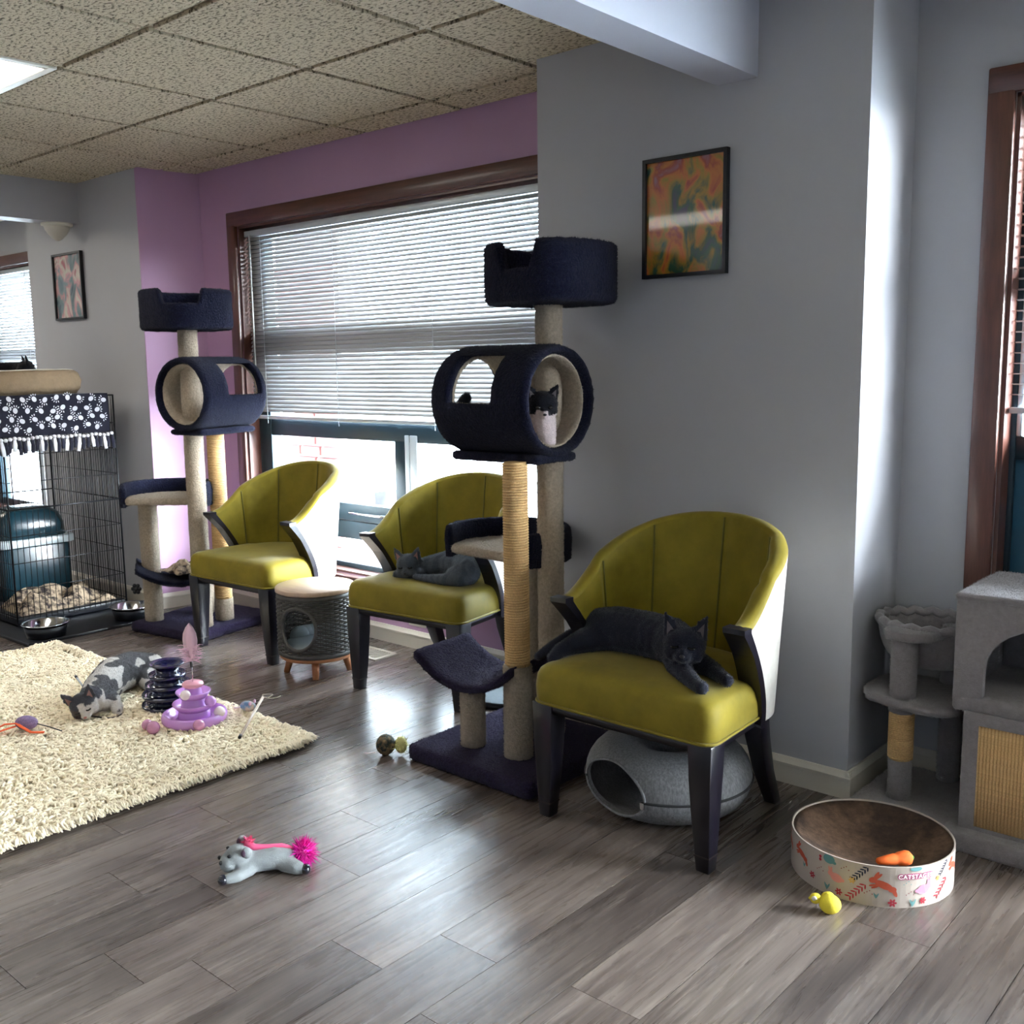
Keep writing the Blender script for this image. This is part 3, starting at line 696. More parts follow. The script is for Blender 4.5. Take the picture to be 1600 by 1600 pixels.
def scoop(parent, c, ang, wid, dep, sag, z, m=None):
    nu, nv = 26, 16; th = .03
    M = Matrix.Translation((c[0], c[1], z)) @ Matrix.Rotation(ang, 4, 'Z')
    def f(u, v, o):
        x = (u - .5) * wid; k = abs(2 * u - 1); y = (v - .5) * dep
        return (x, y, sag * k ** 2.0 + o)
    rows = []
    for j in range(nv + 1):
        v = j / nv; e = .006 if j in (0, nv) else 0
        up_ = [f(i / nu, v, th - e) for i in range(nu + 1)]; dn = [f(i / nu, v, e) for i in range(nu, -1, -1)]
        rows.append(up_ + dn)
    g = G().loft(rows, True, True, True, M)
    return link('scoop_perch', fuzz('scoop_perch', g.mesh('scoop_perch'), .004, 50), m or M_purpc, parent)

# --- big cat tree beside the nearest chair
bt = thing('cat_tree', 'tall dark carpeted cat tree standing beside the nearest green chair', 'cat tree', (0, 0, 0))
carpet_slab(bt, 'base', rrect(-2.195, 2.515, .545, .55, .02, 2), 0, .055, M_purpc)
carpet_post(bt, -2.105, 2.405, .05, .36, .047)
sisal_post(bt, -2.105, 2.405, .36, 1.02, .036)
carpet_post(bt, -2.155, 2.64, .05, 1.52, .044)
carpet_post(bt, -2.315, 2.71, .05, .66, .042)
carpet_post(bt, -2.29, 2.385, .05, .255, .042)
scoop(bt, (-2.29, 2.46), R(4), .40, .30, .085, .252)
half_shelf(bt, (-2.375, 2.665), .205, R(20), R(-60), R(190), .105, .655)
barrel(bt, (-2.222, 2.53, 1.207), 0, .178, .41, -1, -.13, .065)
round_bed(bt, (-2.137, 2.63, 1.515), .196, .19, R(-86), .27, .085)

# --- smaller looking cat tree by the purple wall
stree = thing('cat_tree', 'dark carpeted cat tree in the corner by the purple wall and wire cage', 'cat tree', (0, 0, 0))
RZ = R(10)
def rot2(p, c, a): return (c[0] + (p[0] - c[0]) * math.cos(a) - (p[1] - c[1]) * math.sin(a), c[1] + (p[0] - c[0]) * math.sin(a) + (p[1] - c[1]) * math.cos(a))
bc = (-4.635, 2.825)
carpet_slab(stree, 'base', [rot2(p, bc, RZ) for p in rrect(bc[0], bc[1], .50, .54, .02, 2)], 0, .05, M_purpc, 4)
carpet_post(stree, -4.455, 2.71, .045, 1.52, .045)
carpet_post(stree, -4.50, 2.86, .045, .16, .045); sisal_post(stree, -4.50, 2.86, .16, 1.03, .038)
carpet_post(stree, -4.77, 2.62, .045, .67, .045)
carpet_post(stree, -4.70, 2.88, .045, .25, .04)
half_shelf(stree, (-4.645, 2.66), .20, R(60), R(-50), R(185), .105, .662)
scoop(stree, (-4.665, 2.72), R(60), .42, .32, .08, .248, M_navyc)
barrel(stree, (-4.398, 2.79, 1.205), R(101), .175, .40, -1, -.06, .16)
round_bed(stree, (-4.495, 2.735, 1.51), .198, .19, R(-38), .42, .07)
fl_ = thing('flower_toy', 'small dark flower shaped toy hanging from the corner cat tree post', 'toy', (-4.825, 2.56, .215))
part('flower', G().ball((0, 0, 0), (.013, .013, .013), 10), M_blackp, fl_)
for k in range(6): part('petal', G().ball((.019 * math.cos(k * PI / 3) * .85, .019 * math.cos(k * PI / 3) * .5, .019 * math.sin(k * PI / 3)), .011, 8), M_blackp, fl_)

# ================================================================== wicker stool with a cat hollow
M_wick = mat('dark_wicker', (72, 70, 66), .6, var=(40, .3))
M_oak = mat('pale_oak_veneer', (186, 160, 138), .4, var=(5, .12), stretch=(1.5, 14, 1))
M_ply = mat('honey_wood', (176, 116, 74), .5, var=(8, .15), stretch=(5, 5, .6))
M_cush = mat('grey_cushion', (150, 160, 165), .9, bump=(60, .4, .006))
wst = thing('wicker_stool', 'round wicker cat stool with wooden lid between two green chairs', 'stool', (-3.525, 2.695, 0))
part('lid', G().lathe([(0, .366), (.165, .366), (.172, .370), (.172, .384), (.169, .388), (0, .388)], 48), M_oak, wst, label='pale round wood lid')
part('rim_band', G().lathe([(.164, .345), (.168, .347), (.168, .364), (.164, .366)], 48, close=True).lathe([(.164, .094), (.168, .095), (.168, .112), (.164, .113)], 48, close=True), M_wick, wst)
part('base_board', G().lathe([(0, .078), (.160, .078), (.163, .082), (.163, .094), (0, .094)], 48), M_ply, wst)
HA = R(-68)                      # direction the hollow faces
def hollow(a, z):
    d = ((a - HA + PI) % (2 * PI) - PI) * .165
    return (d / .085) ** 2 + ((z - .225) / .092) ** 2
nsk = 44
for i in range(nsk):             # woven strands, ring by ring
    pass
ring_n = 27
for r_ in range(ring_n):
    z = .116 + r_ * (.342 - .116) / (ring_n - 1); seg = []; cur = []
    N_ = 176
    for k in range(N_ + 1):
        a = HA + 2 * PI * k / N_; ph = math.cos(nsk / 2 * a + PI * r_)
        if hollow(a, z) < 1:
            if len(cur) > 2: seg.append(cur)
            cur = []
        else: cur.append((( .163 + .004 * ph) * math.cos(a), (.163 + .004 * ph) * math.sin(a), z))
    if len(cur) > 2: seg.append(cur)
    g = G()
    for c in seg: g.tube(c, .0043, 5)
    part('woven_strand', g, M_wick, wst)
g = G()
for i in range(nsk):
    a = 2 * PI * i / nsk; pts = [(.163 * math.cos(a), .163 * math.sin(a), .10 + .25 * q / 20) for q in range(21)]
    run = []
    for p in pts:
        if hollow(a, p[2]) < 1:
            if len(run) > 1: g.tube(run, .0022, 4)
            run = []
        else: run.append(p)
    if len(run) > 1: g.tube(run, .0022, 4)
part('stakes', g, M_wick, wst)
part('hollow_rim', G().tube([(.165 * math.cos(HA + .085 / .165 * math.cos(q * PI / 24)), .165 * math.sin(HA + .085 / .165 * math.cos(q * PI / 24)), .225 + .092 * math.sin(q * PI / 24)) for q in range(48)], .008, 7, loop=True), M_wick, wst)
g = G().ball((0, 0, .125), (.15, .15, .03), 20)
for k in range(9): g.ball((.10 * math.cos(HA + PI + (k - 4) * .33), .10 * math.sin(HA + PI + (k - 4) * .33), .145), (.05, .05, .045), 12)
part('cushion', g, M_cush, wst)
for k in range(4):
    a = R(-68 + 25 + 90 * k); part('leg', G().tube([(.115 * math.cos(a), .115 * math.sin(a), .08), (.138 * math.cos(a), .138 * math.sin(a), 0)], [.018, .013], 14), M_ply, wst)

# ================================================================== grey felt donut bed under the near chair
fb = thing('felt_tunnel_bed', 'grey felt donut cat bed with side hole under the nearest chair', 'cat bed', (-1.60, 2.515, 0), 0)
Rm, rx, rz_ = .142, .107, .103
def tor(ri, grow=0, n=72, m=28):
    return G().loft([[((Rm + (rx + grow) * math.cos(2 * PI * q / m)) * math.cos(2 * PI * k / n), (Rm + (rx + grow) * math.cos(2 * PI * q / m)) * math.sin(2 * PI * k / n), rz_ + (rz_ + grow) * math.sin(2 * PI * q / m) * (1 if math.sin(2 * PI * q / m) > 0 else .98)) for q in range(m)] for k in range(n)], False, True, True, None, True)
hang = R(-104)                # hole faces front left
hd = Vector((math.cos(hang), math.sin(hang), 0)); hp = Vector((-hd.y, hd.x, 0))
def rim_pts(n=48, k=1.0):
    pts = []
    for i in range(n):
        a = 2 * PI * i / n; u = .134 * math.cos(a) * k; zz = .100 + (.080 if math.sin(a) > 0 else .076) * math.sin(a) * k * (abs(math.sin(a)) ** .0)
        th = u / .245; q = (zz - rz_) / rz_; rr_ = Rm + rx * math.sqrt(max(0, 1 - q * q))
        pts.append(Vector((rr_ * math.cos(hang + th), rr_ * math.sin(hang + th), zz)))
    return pts
rp = rim_pts()
cut = G().loft([[p + hd * .15 for p in rp], [p * 1 - hd * .03 for p in rp], [p - hd * .10 for p in rp]], True, False).mesh('c')
outer = tor(0).mesh('o')
inner = tor(0, -.012).mesh('i')
sh = boolean_cut(outer, [inner, cut])
link('felt_shell', sh, M_felt, fb)
part('hole_binding', G().tube(rp, .004, 7, loop=True), M_felt, fb)
zp = [((Rm + rx + .001) * math.cos(hang + R(30) + (2 * PI - R(60)) * k / 80), (Rm + rx + .001) * math.sin(hang + R(30) + (2 * PI - R(60)) * k / 80), .098) for k in range(81)]
zz_ = part('zipper', G().tube(zp, .004, 6), M_zip, fb)
part('zipper_pull', G().box(-.006, .006, -.003, .003, -.02, 0), M_steel, zz_, loc=(zp[0][0] * 1.01, zp[0][1] * 1.01, .10))

# ================================================================== oval scratcher bowl with printed rabbits
sc_ = thing('scratcher_bowl', 'oval cardboard scratcher with rabbit print rim and toy carrot inside', 'cat scratcher', (-.968, 2.503, 0), 0)
SA, SB, SH = .202, .198, .105
def ell(a, k=1.0, z=0): return Vector((SA * k * math.cos(a), SB * k * math.sin(a), z))
M_rimp = mat('cream_printed_card', (192, 179, 168), .85, spec=.15)
M_card = mat('worn_corrugated_card', (112, 86, 66), .95, col2=((70, 52, 42), 9), var=(60, .3), bump=(260, .8, .004))
n = 96
rings = [[ell(2 * PI * k / n, 1, 0) for k in range(n)], [ell(2 * PI * k / n, 1, SH) for k in range(n)], [ell(2 * PI * k / n, .982, SH) for k in range(n)], [ell(2 * PI * k / n, .982, 0) for k in range(n)]]
rim = part('rim', G().loft(rings, False, False, True, None, True), M_rimp, sc_)
rings = [[ell(2 * PI * k / n, .98, .004) for k in range(n)], [ell(2 * PI * k / n, .98, SH - .004) for k in range(n)]]
for q in range(1, 12):
    s = 1 - q / 12; rings.append([ell(2 * PI * k / n, .98 * s, SH - .004 - .062 * (1 - s * s)) for k in range(n)])
rings.append([ell(2 * PI * k / n, .01, SH - .066) for k in range(n)])
part('scratch_pad', G().loft(rings, True, True), M_card, sc_)
def wrap_print(name, polys, a_c, z_c, m, sc=1.0, flip=1, rot=0, off=.0012):
    """flat print wrapped on the oval rim; polys in metres around (0,0)"""
    g = G()
    for pl in polys:
        vs = []
        for (x, z) in pl:
            x, z = (x * math.cos(rot) - z * math.sin(rot)) * sc * flip, (x * math.sin(rot) + z * math.cos(rot)) * sc
            # arc length -> angle
            e = ell(a_c); sp = math.hypot(SA * math.sin(a_c), SB * math.cos(a_c)); a = a_c + x / sp
            for _ in range(2):
                am = (a_c + a) / 2; sp = math.hypot(SA * math.sin(am), SB * math.cos(am)); a = a_c + x / sp
            p = ell(a, 1, max(.001, min(SH - .001, z_c + z))); nrm = Vector((math.cos(a) / SA, math.sin(a) / SB, 0)).normalized(); vs.append(p + nrm * off)
        cen = sum(vs, Vector()) / len(vs); k = len(vs)
        g.add([tuple(v) for v in vs], [tuple(range(k))])
    return part(name, g, m, rim)
def elp(cx, cz, rx_, rz2, rot=0, n=14): return [(cx + rx_ * math.cos(2 * PI * k / n) * math.cos(rot) - rz2 * math.sin(2 * PI * k / n) * math.sin(rot), cz + rx_ * math.cos(2 * PI * k / n) * math.sin(rot) + rz2 * math.sin(2 * PI * k / n) * math.cos(rot)) for k in range(n)]
RABR = [elp(0, 0, .019, .0075, R(-22)), elp(-.020, .009, .008, .006, R(20)), elp(-.014, .019, .003, .009, R(-30)), elp(-.010, .017, .0028, .009, R(-45)), elp(.020, -.013, .004, .011, R(25)), elp(.016, -.008, .008, .006), elp(-.020, -.002, .008, .0022, R(15)), elp(-.016, -.005, .008, .0022, R(25))]
RABS = [elp(0, 0, .014, .010, R(10)), elp(.013, .006, .007, .006), elp(.016, .014, .0025, .008, R(-15)), elp(.012, .014, .0025, .008, R(5)), elp(-.014, -.002, .004, .004)]
LEAF = [elp(i * .0055 - .014 + s * .003, i * .006 - .014 + s * -.002, .0052, .0016, R(45 + 45 * s)) for i in range(6) for s in (-1, 1)]
FLOW = [elp(.0042 * math.cos(k * PI / 3), .0042 * math.sin(k * PI / 3), .0032, .0018, k * PI / 3) for k in range(6)]
SPRIG = [elp(-.003, 0, .0022, .009, R(22)), elp(.004, 0, .0022, .009, R(-25)), elp(0, -.003, .002, .007)]
DOTS = [elp(.006 * i - .009, .004 * ((i * 7) % 3) - .004, .0014, .0014, 0, 8) for i in range(4)]
ink = {k: mat('ink_' + k, c, .85, spec=.15) for k, c in (('rust', (196, 92, 70)), ('pink', (226, 150, 142)), ('rose', (222, 150, 176)), ('teal', (110, 156, 156)), ('navy', (36, 44, 66)), ('red', (184, 60, 72)), ('ochre', (214, 170, 100)), ('maroon', (140, 62, 66)))}
def th(d): return R(-69 + d)
PR = [('rust', RABR, -56, .068, 1.05, 1), ('rust', RABR, -80, .07, 1, 1), ('teal', [elp(0, 0, .016, .012), elp(.015, -.006, .005, .004)], -29, .094, 1, 1), ('pink', RABS, -23, .052, 1.15, -1), ('navy', LEAF, -7, .078, 1.1, 1), ('ochre', FLOW, -12, .058, 1.2, 1),
      ('red', LEAF, -9, .03, 1.25, 1), ('rust', RABR, 9, .058, 1.25, 1), ('rose', RABS, 37, .045, 1.2, 1), ('red', LEAF, 54, .035, 1.2, 1), ('navy', LEAF, 56, .085, .9, 1), ('rust', RABR, 72, .075, 1.0, 1), ('teal', [elp(0, 0, .016, .006)], 31, .100, 1, 1),
      ('red', FLOW, -43, .032, 1.3, 1), ('red', FLOW, -21, .018, 1.3, 1), ('red', FLOW, 15, .014, 1.5, 1), ('red', FLOW, 37, .016, 1.3, 1), ('teal', SPRIG, -30, .022, 1, 1), ('teal', SPRIG, 29, .014, 1.1, 1), ('teal', SPRIG, -52, .045, .7, 1), ('teal', SPRIG, 4, .03, .8, 1),
      ('maroon', DOTS, -36, .06, 1, 1), ('maroon', DOTS, -1, .036, 1, 1), ('teal', DOTS, 25, .065, 1, 1), ('maroon', DOTS, 27, .038, 1, 1), ('ochre', FLOW, 50, .065, 1, 1), ('maroon', DOTS, -17, .085, 1, 1), ('red', [elp(0, .004, .004, .004), elp(0, -.004, .004, .004)], -36, .088, 1, 1), ('maroon', DOTS, 62, .05, 1, 1)]
for (c, pl, d, z, s, fl2) in PR:
    nm = {id(RABR): 'leaping_rabbit_print', id(RABS): 'sitting_rabbit_print', id(LEAF): 'leaf_print', id(FLOW): 'flower_print', id(SPRIG): 'sprig_print', id(DOTS): 'dot_print'}.get(id(pl), 'patch_print')
    wrap_print(nm, pl, th(d), z, ink[c], s, fl2, off=.0012 + .0002 * (len(pl) % 4))
def text_mesh(body, size, bold=.0):
    cu = bpy.data.curves.new('t', 'FONT'); cu.body = body; cu.size = size; cu.align_x = 'CENTER'; cu.align_y = 'CENTER'; cu.offset = bold; cu.resolution_u = 3; cu.space_character = 1.1
    o = bpy.data.objects.new('t', cu); COL.objects.link(o); dg = bpy.context.evaluated_depsgraph_get(); me = bpy.data.meshes.new_from_object(o.evaluated_get(dg)); bpy.data.objects.remove(o); return me
for (nm, bold, m, off) in (('lettering_shadow', .0022, mat('ink_soft_pink', (186, 78, 126), .85, spec=.15), .0022), ('lettering', .0004, mat('ink_white', (250, 244, 240), .85, spec=.15), .0028)):
    me = text_mesh('CATSTAGES', .0155, bold); me.name = nm; ac = th(31)
    for v in me.vertices:
        a = ac + v.co.x / SA; zz = .081 + v.co.y; k = 1 + off / SA; v.co = ell(a, k, zz)
    me.materials.clear(); link(nm, me, m, rim)
ct = thing('toy_carrot', 'orange plush toy carrot lying in the scratcher bowl', 'toy', (-.868, 2.395, .082), R(52))
M_or = mat('orange_plush', (236, 104, 30), .8, var=(40, .1), bump=(300, .3, .002))
part('body', G().loft([[(x, r * math.cos(2 * PI * k / 16), r * math.sin(2 * PI * k / 16) + .018) for k in range(16)] for x, r in ((-.048, .003), (-.044, .008), (-.02, .012), (.0, .0145), (.006, .0138), (.012, .0165), (.03, .0185), (.04, .0165), (.046, .01), (.048, .002))], True, True), M_or, ct)
part('top_stub', G().ball((.049, 0, .018), (.004, .006, .006), 8), mat('green_felt', (70, 130, 60), .9), ct)
M_ballw0 = mat('white_felt', (226, 220, 214), .8)
dk = thing('yellow_duck_toy', 'small yellow plush chick toy in front of the scratcher bowl', 'toy', (-.955, 2.225, 0), R(35))
M_yel = mat('yellow_plush', (232, 212, 60), .85, var=(40, .08), bump=(260, .5, .003))
part('body', G().ball((0, 0, .023), (.026, .024, .023), 20), M_yel, dk)
part('wing', G().ball((-.002, .02, .032), (.016, .010, .012), 14), M_yel, dk)
hd_ = part('head', G().ball((-.032, .012, .03), (.014, .013, .013), 16), M_yel, dk)
part('face_patch', G().ball((-.036, .004, .034), (.008, .006, .006), 8), M_ballw0, hd_)
part('beak', G().ball((-.044, .014, .029), (.005, .006, .003), 8), M_yel, hd_)

# ================================================================== grey plush cat condo at the right edge
gc = thing('cat_condo', 'grey plush cat condo with arched cubby and hammock at the right edge', 'cat tree', (0, 0, 0))
BX0, BX1, BY0, BY1 = -.878, -.33, 2.80, 3.17
carpet_slab(gc, 'base', rrect((-1.2 + BX1) / 2 + .0, 2.97, BX1 + 1.13, .42, .03, 3), 0, .035, M_greyc, 2)
carpet_slab(gc, 'foot_ledge', rrect((BX0 + BX1) / 2, 2.79, BX1 - BX0, .09, .02, 3), 0, .05, M_greyc, 2)
# cubby shell: left side, right side, back, floor, roof, arched front
def gbox(name, *b, **k):
    me = G().box(*b).mesh(name, .012, 3); return link(name, fuzz(name, me, .002, 50), M_greyc, gc)
gbox('cubby_side', BX0, BX0 + .03, BY0 + .02, BY1, .40, .685)
gbox('cubby_side', BX1 - .03, BX1, BY0 + .02, BY1, .40, .685)
gbox('cubby_back', BX0 + .03, -.70, BY1 - .03, BY1, .42, .685); gbox('cubby_back', -.5, BX1 - .03, BY1 - .03, BY1, .42, .685)
gbox('cubby_back', -.70, -.5, BY1 - .03, BY1, .42, .47); gbox('cubby_back', -.70, -.5, BY1 - .03, BY1, .64, .685)
gbox('cubby_floor', BX0, BX1, BY0, BY1, .375, .42)
gbox('cubby_roof', BX0 - .004, BX1 + .004, BY0 - .004, BY1 + .004, .68, .702)
pts = [(BX0, .40), (BX0, .69), (BX1, .69), (BX1, .40), (BX1 - .075, .40)]
arch = []
for k in range(17):
    a = PI * k / 16; arch.append(((BX0 + BX1) / 2 + (.195) * math.cos(a), .50 + .135 * math.sin(a)))
poly = [(BX1 - .075, .42)] + arch + [(BX0 + .079, .42), (BX0, .40), (BX0, .69), (BX1, .69), (BX1, .40)]
me = G().prism(poly, -(BY0 + .025), -BY0, Matrix.Rotation(PI / 2, 4, 'X')).mesh('arched_front', .006, 2)
link('arched_front', me, M_greyc, gc)
gbox('lower_side', BX0 + .035, BX0 + .06, BY0, BY1, .04, .38); gbox('lower_side', BX1 - .06, BX1 - .035, BY0, BY1, .04, .38)
fr_ = part('scratch_frame', G().prism([(BX0 + .035, .03), (BX0 + .035, .38), (BX1 - .035, .38), (BX1 - .035, .03), (BX1 - .07, .06), (BX1 - .07, .345), (BX0 + .075, .345), (BX0 + .075, .06), (BX1 - .07, .06), (BX1 - .035, .03)], -(BY0 + .015), -(BY0 - .005), Matrix.Rotation(PI / 2, 4, 'X')), M_greyc, gc)
pn = part('sisal_panel', G().box(BX0 + .07, BX1 - .065, BY0 + .002, BY0 + .012, .055, .35), M_sisal, gc, label='tan ribbed sisal scratching panel')
rib = G().tube([(0, 0, .058), (0, 0, .347)], .0048, 6).mesh('sisal_rib')
x = BX0 + .076
while x < BX1 - .07:
    link('sisal_rib', rib, M_sisal, pn, (x, BY0 + .001, 0)); x += .0088
# post with half platform and hammock
HX, HY = -1.052, 2.915
carpet_post(gc, HX, HY, .03, .155, .033, M_greyc); sisal_post(gc, HX, HY, .155, .30, .032, .006)
carpet_post(gc, HX, HY, .30, .52, .037, M_greyc)
carpet_post(gc, -.985, 3.14, .03, .27, .032, M_greyc); sisal_post(gc, -.985, 3.14, .27, .33, .036, .006); carpet_post(gc, -.985, 3.14, .33, .52, .035, M_greyc)
carpet_slab(gc, 'half_platform', [(-1.185, 2.95), (-1.15, 2.89), (-1.05, 2.86), (-.95, 2.85), (-.895, 2.88), (-.88, 2.93), (-.88, 3.15), (-1.15, 3.17), (-1.19, 3.08)], .318, .345, M_greyc, 8)
fz = G(); hc = Vector((-1.03, 3.065, .535)); hr = (.15, .125)
ringsr = []
for j in range(9):
    t = j / 8; row = []
    for k in range(64):
        a = 2 * PI * k / 64; s = math.cos(t * PI / 2) ** .55 if t < 1 else .02; s = max(s, .02)
        wob = 1 + (.03 * math.sin(18 * a) * (1 - t))
        row.append((hc.x + hr[0] * s * wob * math.cos(a), hc.y + hr[1] * s * wob * math.sin(a), hc.z - .13 * math.sin(t * PI / 2) + .006 * math.sin(18 * a + 1) * (1 - t)))
    ringsr.append(row)
inner_r = [[(hc.x + (p[0] - hc.x) * .93, hc.y + (p[1] - hc.y) * .93, p[2] + .006) for p in r_] for r_ in ringsr]
link('hammock', fz.loft(ringsr[::-1] + inner_r, True, True).mesh('hammock'), M_greyc, gc)
rp2 = [(hc.x + hr[0] * (1 + .02 * math.sin(18 * 2 * PI * k / 72)) * math.cos(2 * PI * k / 72), hc.y + hr[1] * (1 + .02 * math.sin(18 * 2 * PI * k / 72)) * math.sin(2 * PI * k / 72), hc.z + .008 + .005 * math.sin(18 * 2 * PI * k / 72)) for k in range(72)]
part('hammock_rim', G().tube(rp2, .014, 8, loop=True), M_greyc, gc)
carpet_slab(gc, 'post_cap', [(HX - .06, HY - .01), (HX - .04, HY - .045), (HX + .03, HY - .05), (HX + .08, HY - .015), (HX + .10, HY + .05), (HX - .06, HY + .06)], .52, .545, M_greyc, 8, .008)

# ================================================================== shaggy cream rug
rug = thing('shag_rug', 'cream shaggy wool rug on the plank floor', 'rug', (-3.845, 1.32, 0))
M_rug = mat('cream_wool', (254, 240, 212), .95, spec=.1, var=(14, .1), coord='Object')
RX, RY = 1.0, .80
part('backing', G().box(-RX, RX, -RY, RY, 0, .008), mat('rug_backing', (60, 54, 50), .9), rug)
def tufts(n):
    v = []; f = []; rd = random.Random(3)
    for i in range(n):
        x = rd.uniform(-RX, RX); y = rd.uniform(-RY, RY)
        e = i % 14 == 0
        if e:
            s = rd.random()
            if s < .6: x = rd.choice((1, 1, 1, -1)) * RX * rd.uniform(.985, 1)
            else: y = RY * rd.uniform(.985, 1)
        nz = noise.noise(Vector((x * 3.1, y * 3.1, 0))); ang = nz * 4 + rd.uniform(-1.3, 1.3)
        if x > RX * .965: ang = rd.uniform(-.9, .7)
        if y > RY * .965: ang = PI / 2 + rd.uniform(-.9, .9)
        ln = rd.uniform(.024, .05); dx, dy = math.cos(ang), math.sin(ang); px, py = -dy, dx
        r0 = rd.uniform(.0038, .0062); k = len(v); h = rd.uniform(.014, .030)
        for t, hh, rr_ in ((0, .004, r0), (.3, h * .85, r0 * 1.15), (.7, h, r0 * .95), (1.0, h * .72, r0 * .35)):
            cx, cy = x + dx * ln * t, y + dy * ln * t
            v += [(cx + px * rr_, cy + py * rr_, hh), (cx - px * rr_, cy - py * rr_, hh), (cx - dx * rr_ * .3, cy - dy * rr_ * .3, hh + rr_ * 1.3)]
        for a in (0, 3, 6):
            for q in range(3): f.append((k + a + q, k + a + (q + 1) % 3, k + a + 3 + (q + 1) % 3, k + a + 3 + q))
        f.append((k + 9, k + 10, k + 11))
    return v, f
v_, f_ = tufts(46000)
me = bpy.data.meshes.new('wool_pile'); me.from_pydata(v_, [], f_); me.update(); me.polygons.foreach_set('use_smooth', [True] * len(f_))
o = link('wool_pile', me, M_rug, rug); o['kind'] = 'stuff'
RT = .03                                  # resting height on the pile

# ================================================================== toys on the rug and floor
M_navyp = mat('glossy_navy_plastic', (16, 20, 58), .12, coat=.8)
nt_ = thing('ball_tower', 'glossy dark blue tiered ball track tower toy on the rug', 'cat toy', (-3.545, 1.985, RT - .008))
def tier(parent, z, r, hh, m, lip=.012):
    prof = [(r * .62, z), (r * .95, z + .004), (r, z + .012), (r * .985, z + .02), (r * .84, z + .010), (r * .70, z + .012), (r * .60, z + .022), (r * .60, z + hh), (r * .4, z + hh), (r * .4, z)]
    return part('tier', G().lathe(prof, 40, close=True), m, parent)
for z, r in ((0, .102), (.04, .1), (.078, .086), (.116, .072)): tier(nt_, z, r, .040, M_navyp)
part('top_cup', G().lathe([(0, .152), (.03, .152), (.055, .165), (.07, .176), (.067, .178), (.05, .168), (.03, .16), (0, .158)], 36), M_navyp, nt_)
M_lil = mat('lilac_plastic', (206, 150, 220), .22, coat=.5); M_pinkp = mat('pink_plastic', (240, 168, 182), .25, coat=.5); M_ballw = mat('cream_ball', (244, 226, 226), .25, coat=.4); M_mauve = mat('mauve_ball', (206, 140, 176), .2, coat=.5)
pt_ = thing('ball_tower', 'lilac tiered ball track tower toy with pink feather on top', 'cat toy', (-3.315, 1.955, RT - .008), R(10))
part('base_ring', G().lathe([(.062, 0), (.108, 0), (.118, .012), (.119, .026), (.114, .037), (.106, .04), (.098, .033), (.088, .018), (.072, .016), (.062, .022)], 48, close=True), M_lil, pt_)
part('column', G().lathe([(0, .004), (.062, .004), (.056, .045), (.050, .05), (.042, .085), (.038, .092), (.03, .125), (.02, .15), (0, .15)], 36), M_lil, pt_)
part('tray', G().lathe([(.05, .05), (.058, .048), (.078, .072), (.076, .076), (.060, .058), (.05, .058)], 44, close=True), M_lil, pt_)
part('tray', G().lathe([(.038, .094), (.046, .092), (.064, .116), (.062, .120), (.048, .102), (.038, .102)], 44, close=True), M_lil, pt_)
part('top_knob', G().lathe([(0, .118), (.018, .118), (.026, .132), (.038, .138), (.04, .146), (.034, .152), (0, .154)], 30), M_pinkp, pt_)
fe = thing('feather_wand_top', 'pink feather on a thin stem standing on the lilac tower', 'feather', (-3.315, 1.955, RT + .144))
part('stem', G().tube([(0, 0, 0), (.002, .001, .04), (-.001, 0, .075)], .0022, 8), M_steel, fe)
part('ferrule', G().tube([(-.001, 0, .055), (-.002, 0, .078)], .005, 10), M_blackp, fe)
M_fea = mat('pink_feather', (238, 196, 216), .85, sheen=.4)
# feather vane faces the viewer side; quill, solid upper vane, loose barbs below
fdx, fdy = .75, .66
g = G()
vane = [(0, .085, .0), (.016, .10, .1), (.024, .13, .1), (.027, .16, 0), (.024, .185, -.1), (.014, .208, -.1), (.002, .224, 0)]
L_ = [(-a * 1.05 * fdx, -a * 1.05 * fdy, z) for a, z, q in vane]; R_ = [(a * fdx, a * fdy, z) for a, z, q in vane]
C_ = [(.003 * fdy, -.003 * fdx, z) for a, z, q in vane]
vs = []
for l, c, r_ in zip(L_, C_, R_): vs += [l, c, r_, (c[0] - .0016 * fdy, c[1] + .0016 * fdx, c[2])]
fs = []
for i in range(len(vane) - 1):
    a = i * 4; b = a + 4; fs += [(a, a + 1, b + 1, b), (a + 1, a + 2, b + 2, b + 1), (a, a + 3, b + 3, b), (a + 3, a + 2, b + 2, b + 3)]
part('vane', G().add(vs, fs, True), M_fea, fe)
g = G(); rd = random.Random(5)
for i in range(70):
    z = rd.uniform(.078, .135); sd = rd.choice((-1, 1)); ln = rd.uniform(.024, .048); el = rd.uniform(-.2, .9); dp = rd.uniform(-.5, .5)
    pts = [(0, 0, z)]
    for q in (.35, .7, 1): pts.append((sd * ln * q * (fdx + dp * .3), sd * ln * q * (fdy - dp * .5), z + ln * q * el * .6 - .012 * q * q * rd.uniform(.2, 1)))
    g.tube(pts, [.0016, .0014, .0011, .0004], 4)
part('loose_barbs', g, M_fea, fe)
part('quill', G().tube([(0, 0, .07), (0, -.001, .15), (.001, -.001, .215)], [.0016, .001, .0004], 6), M_fea, fe)
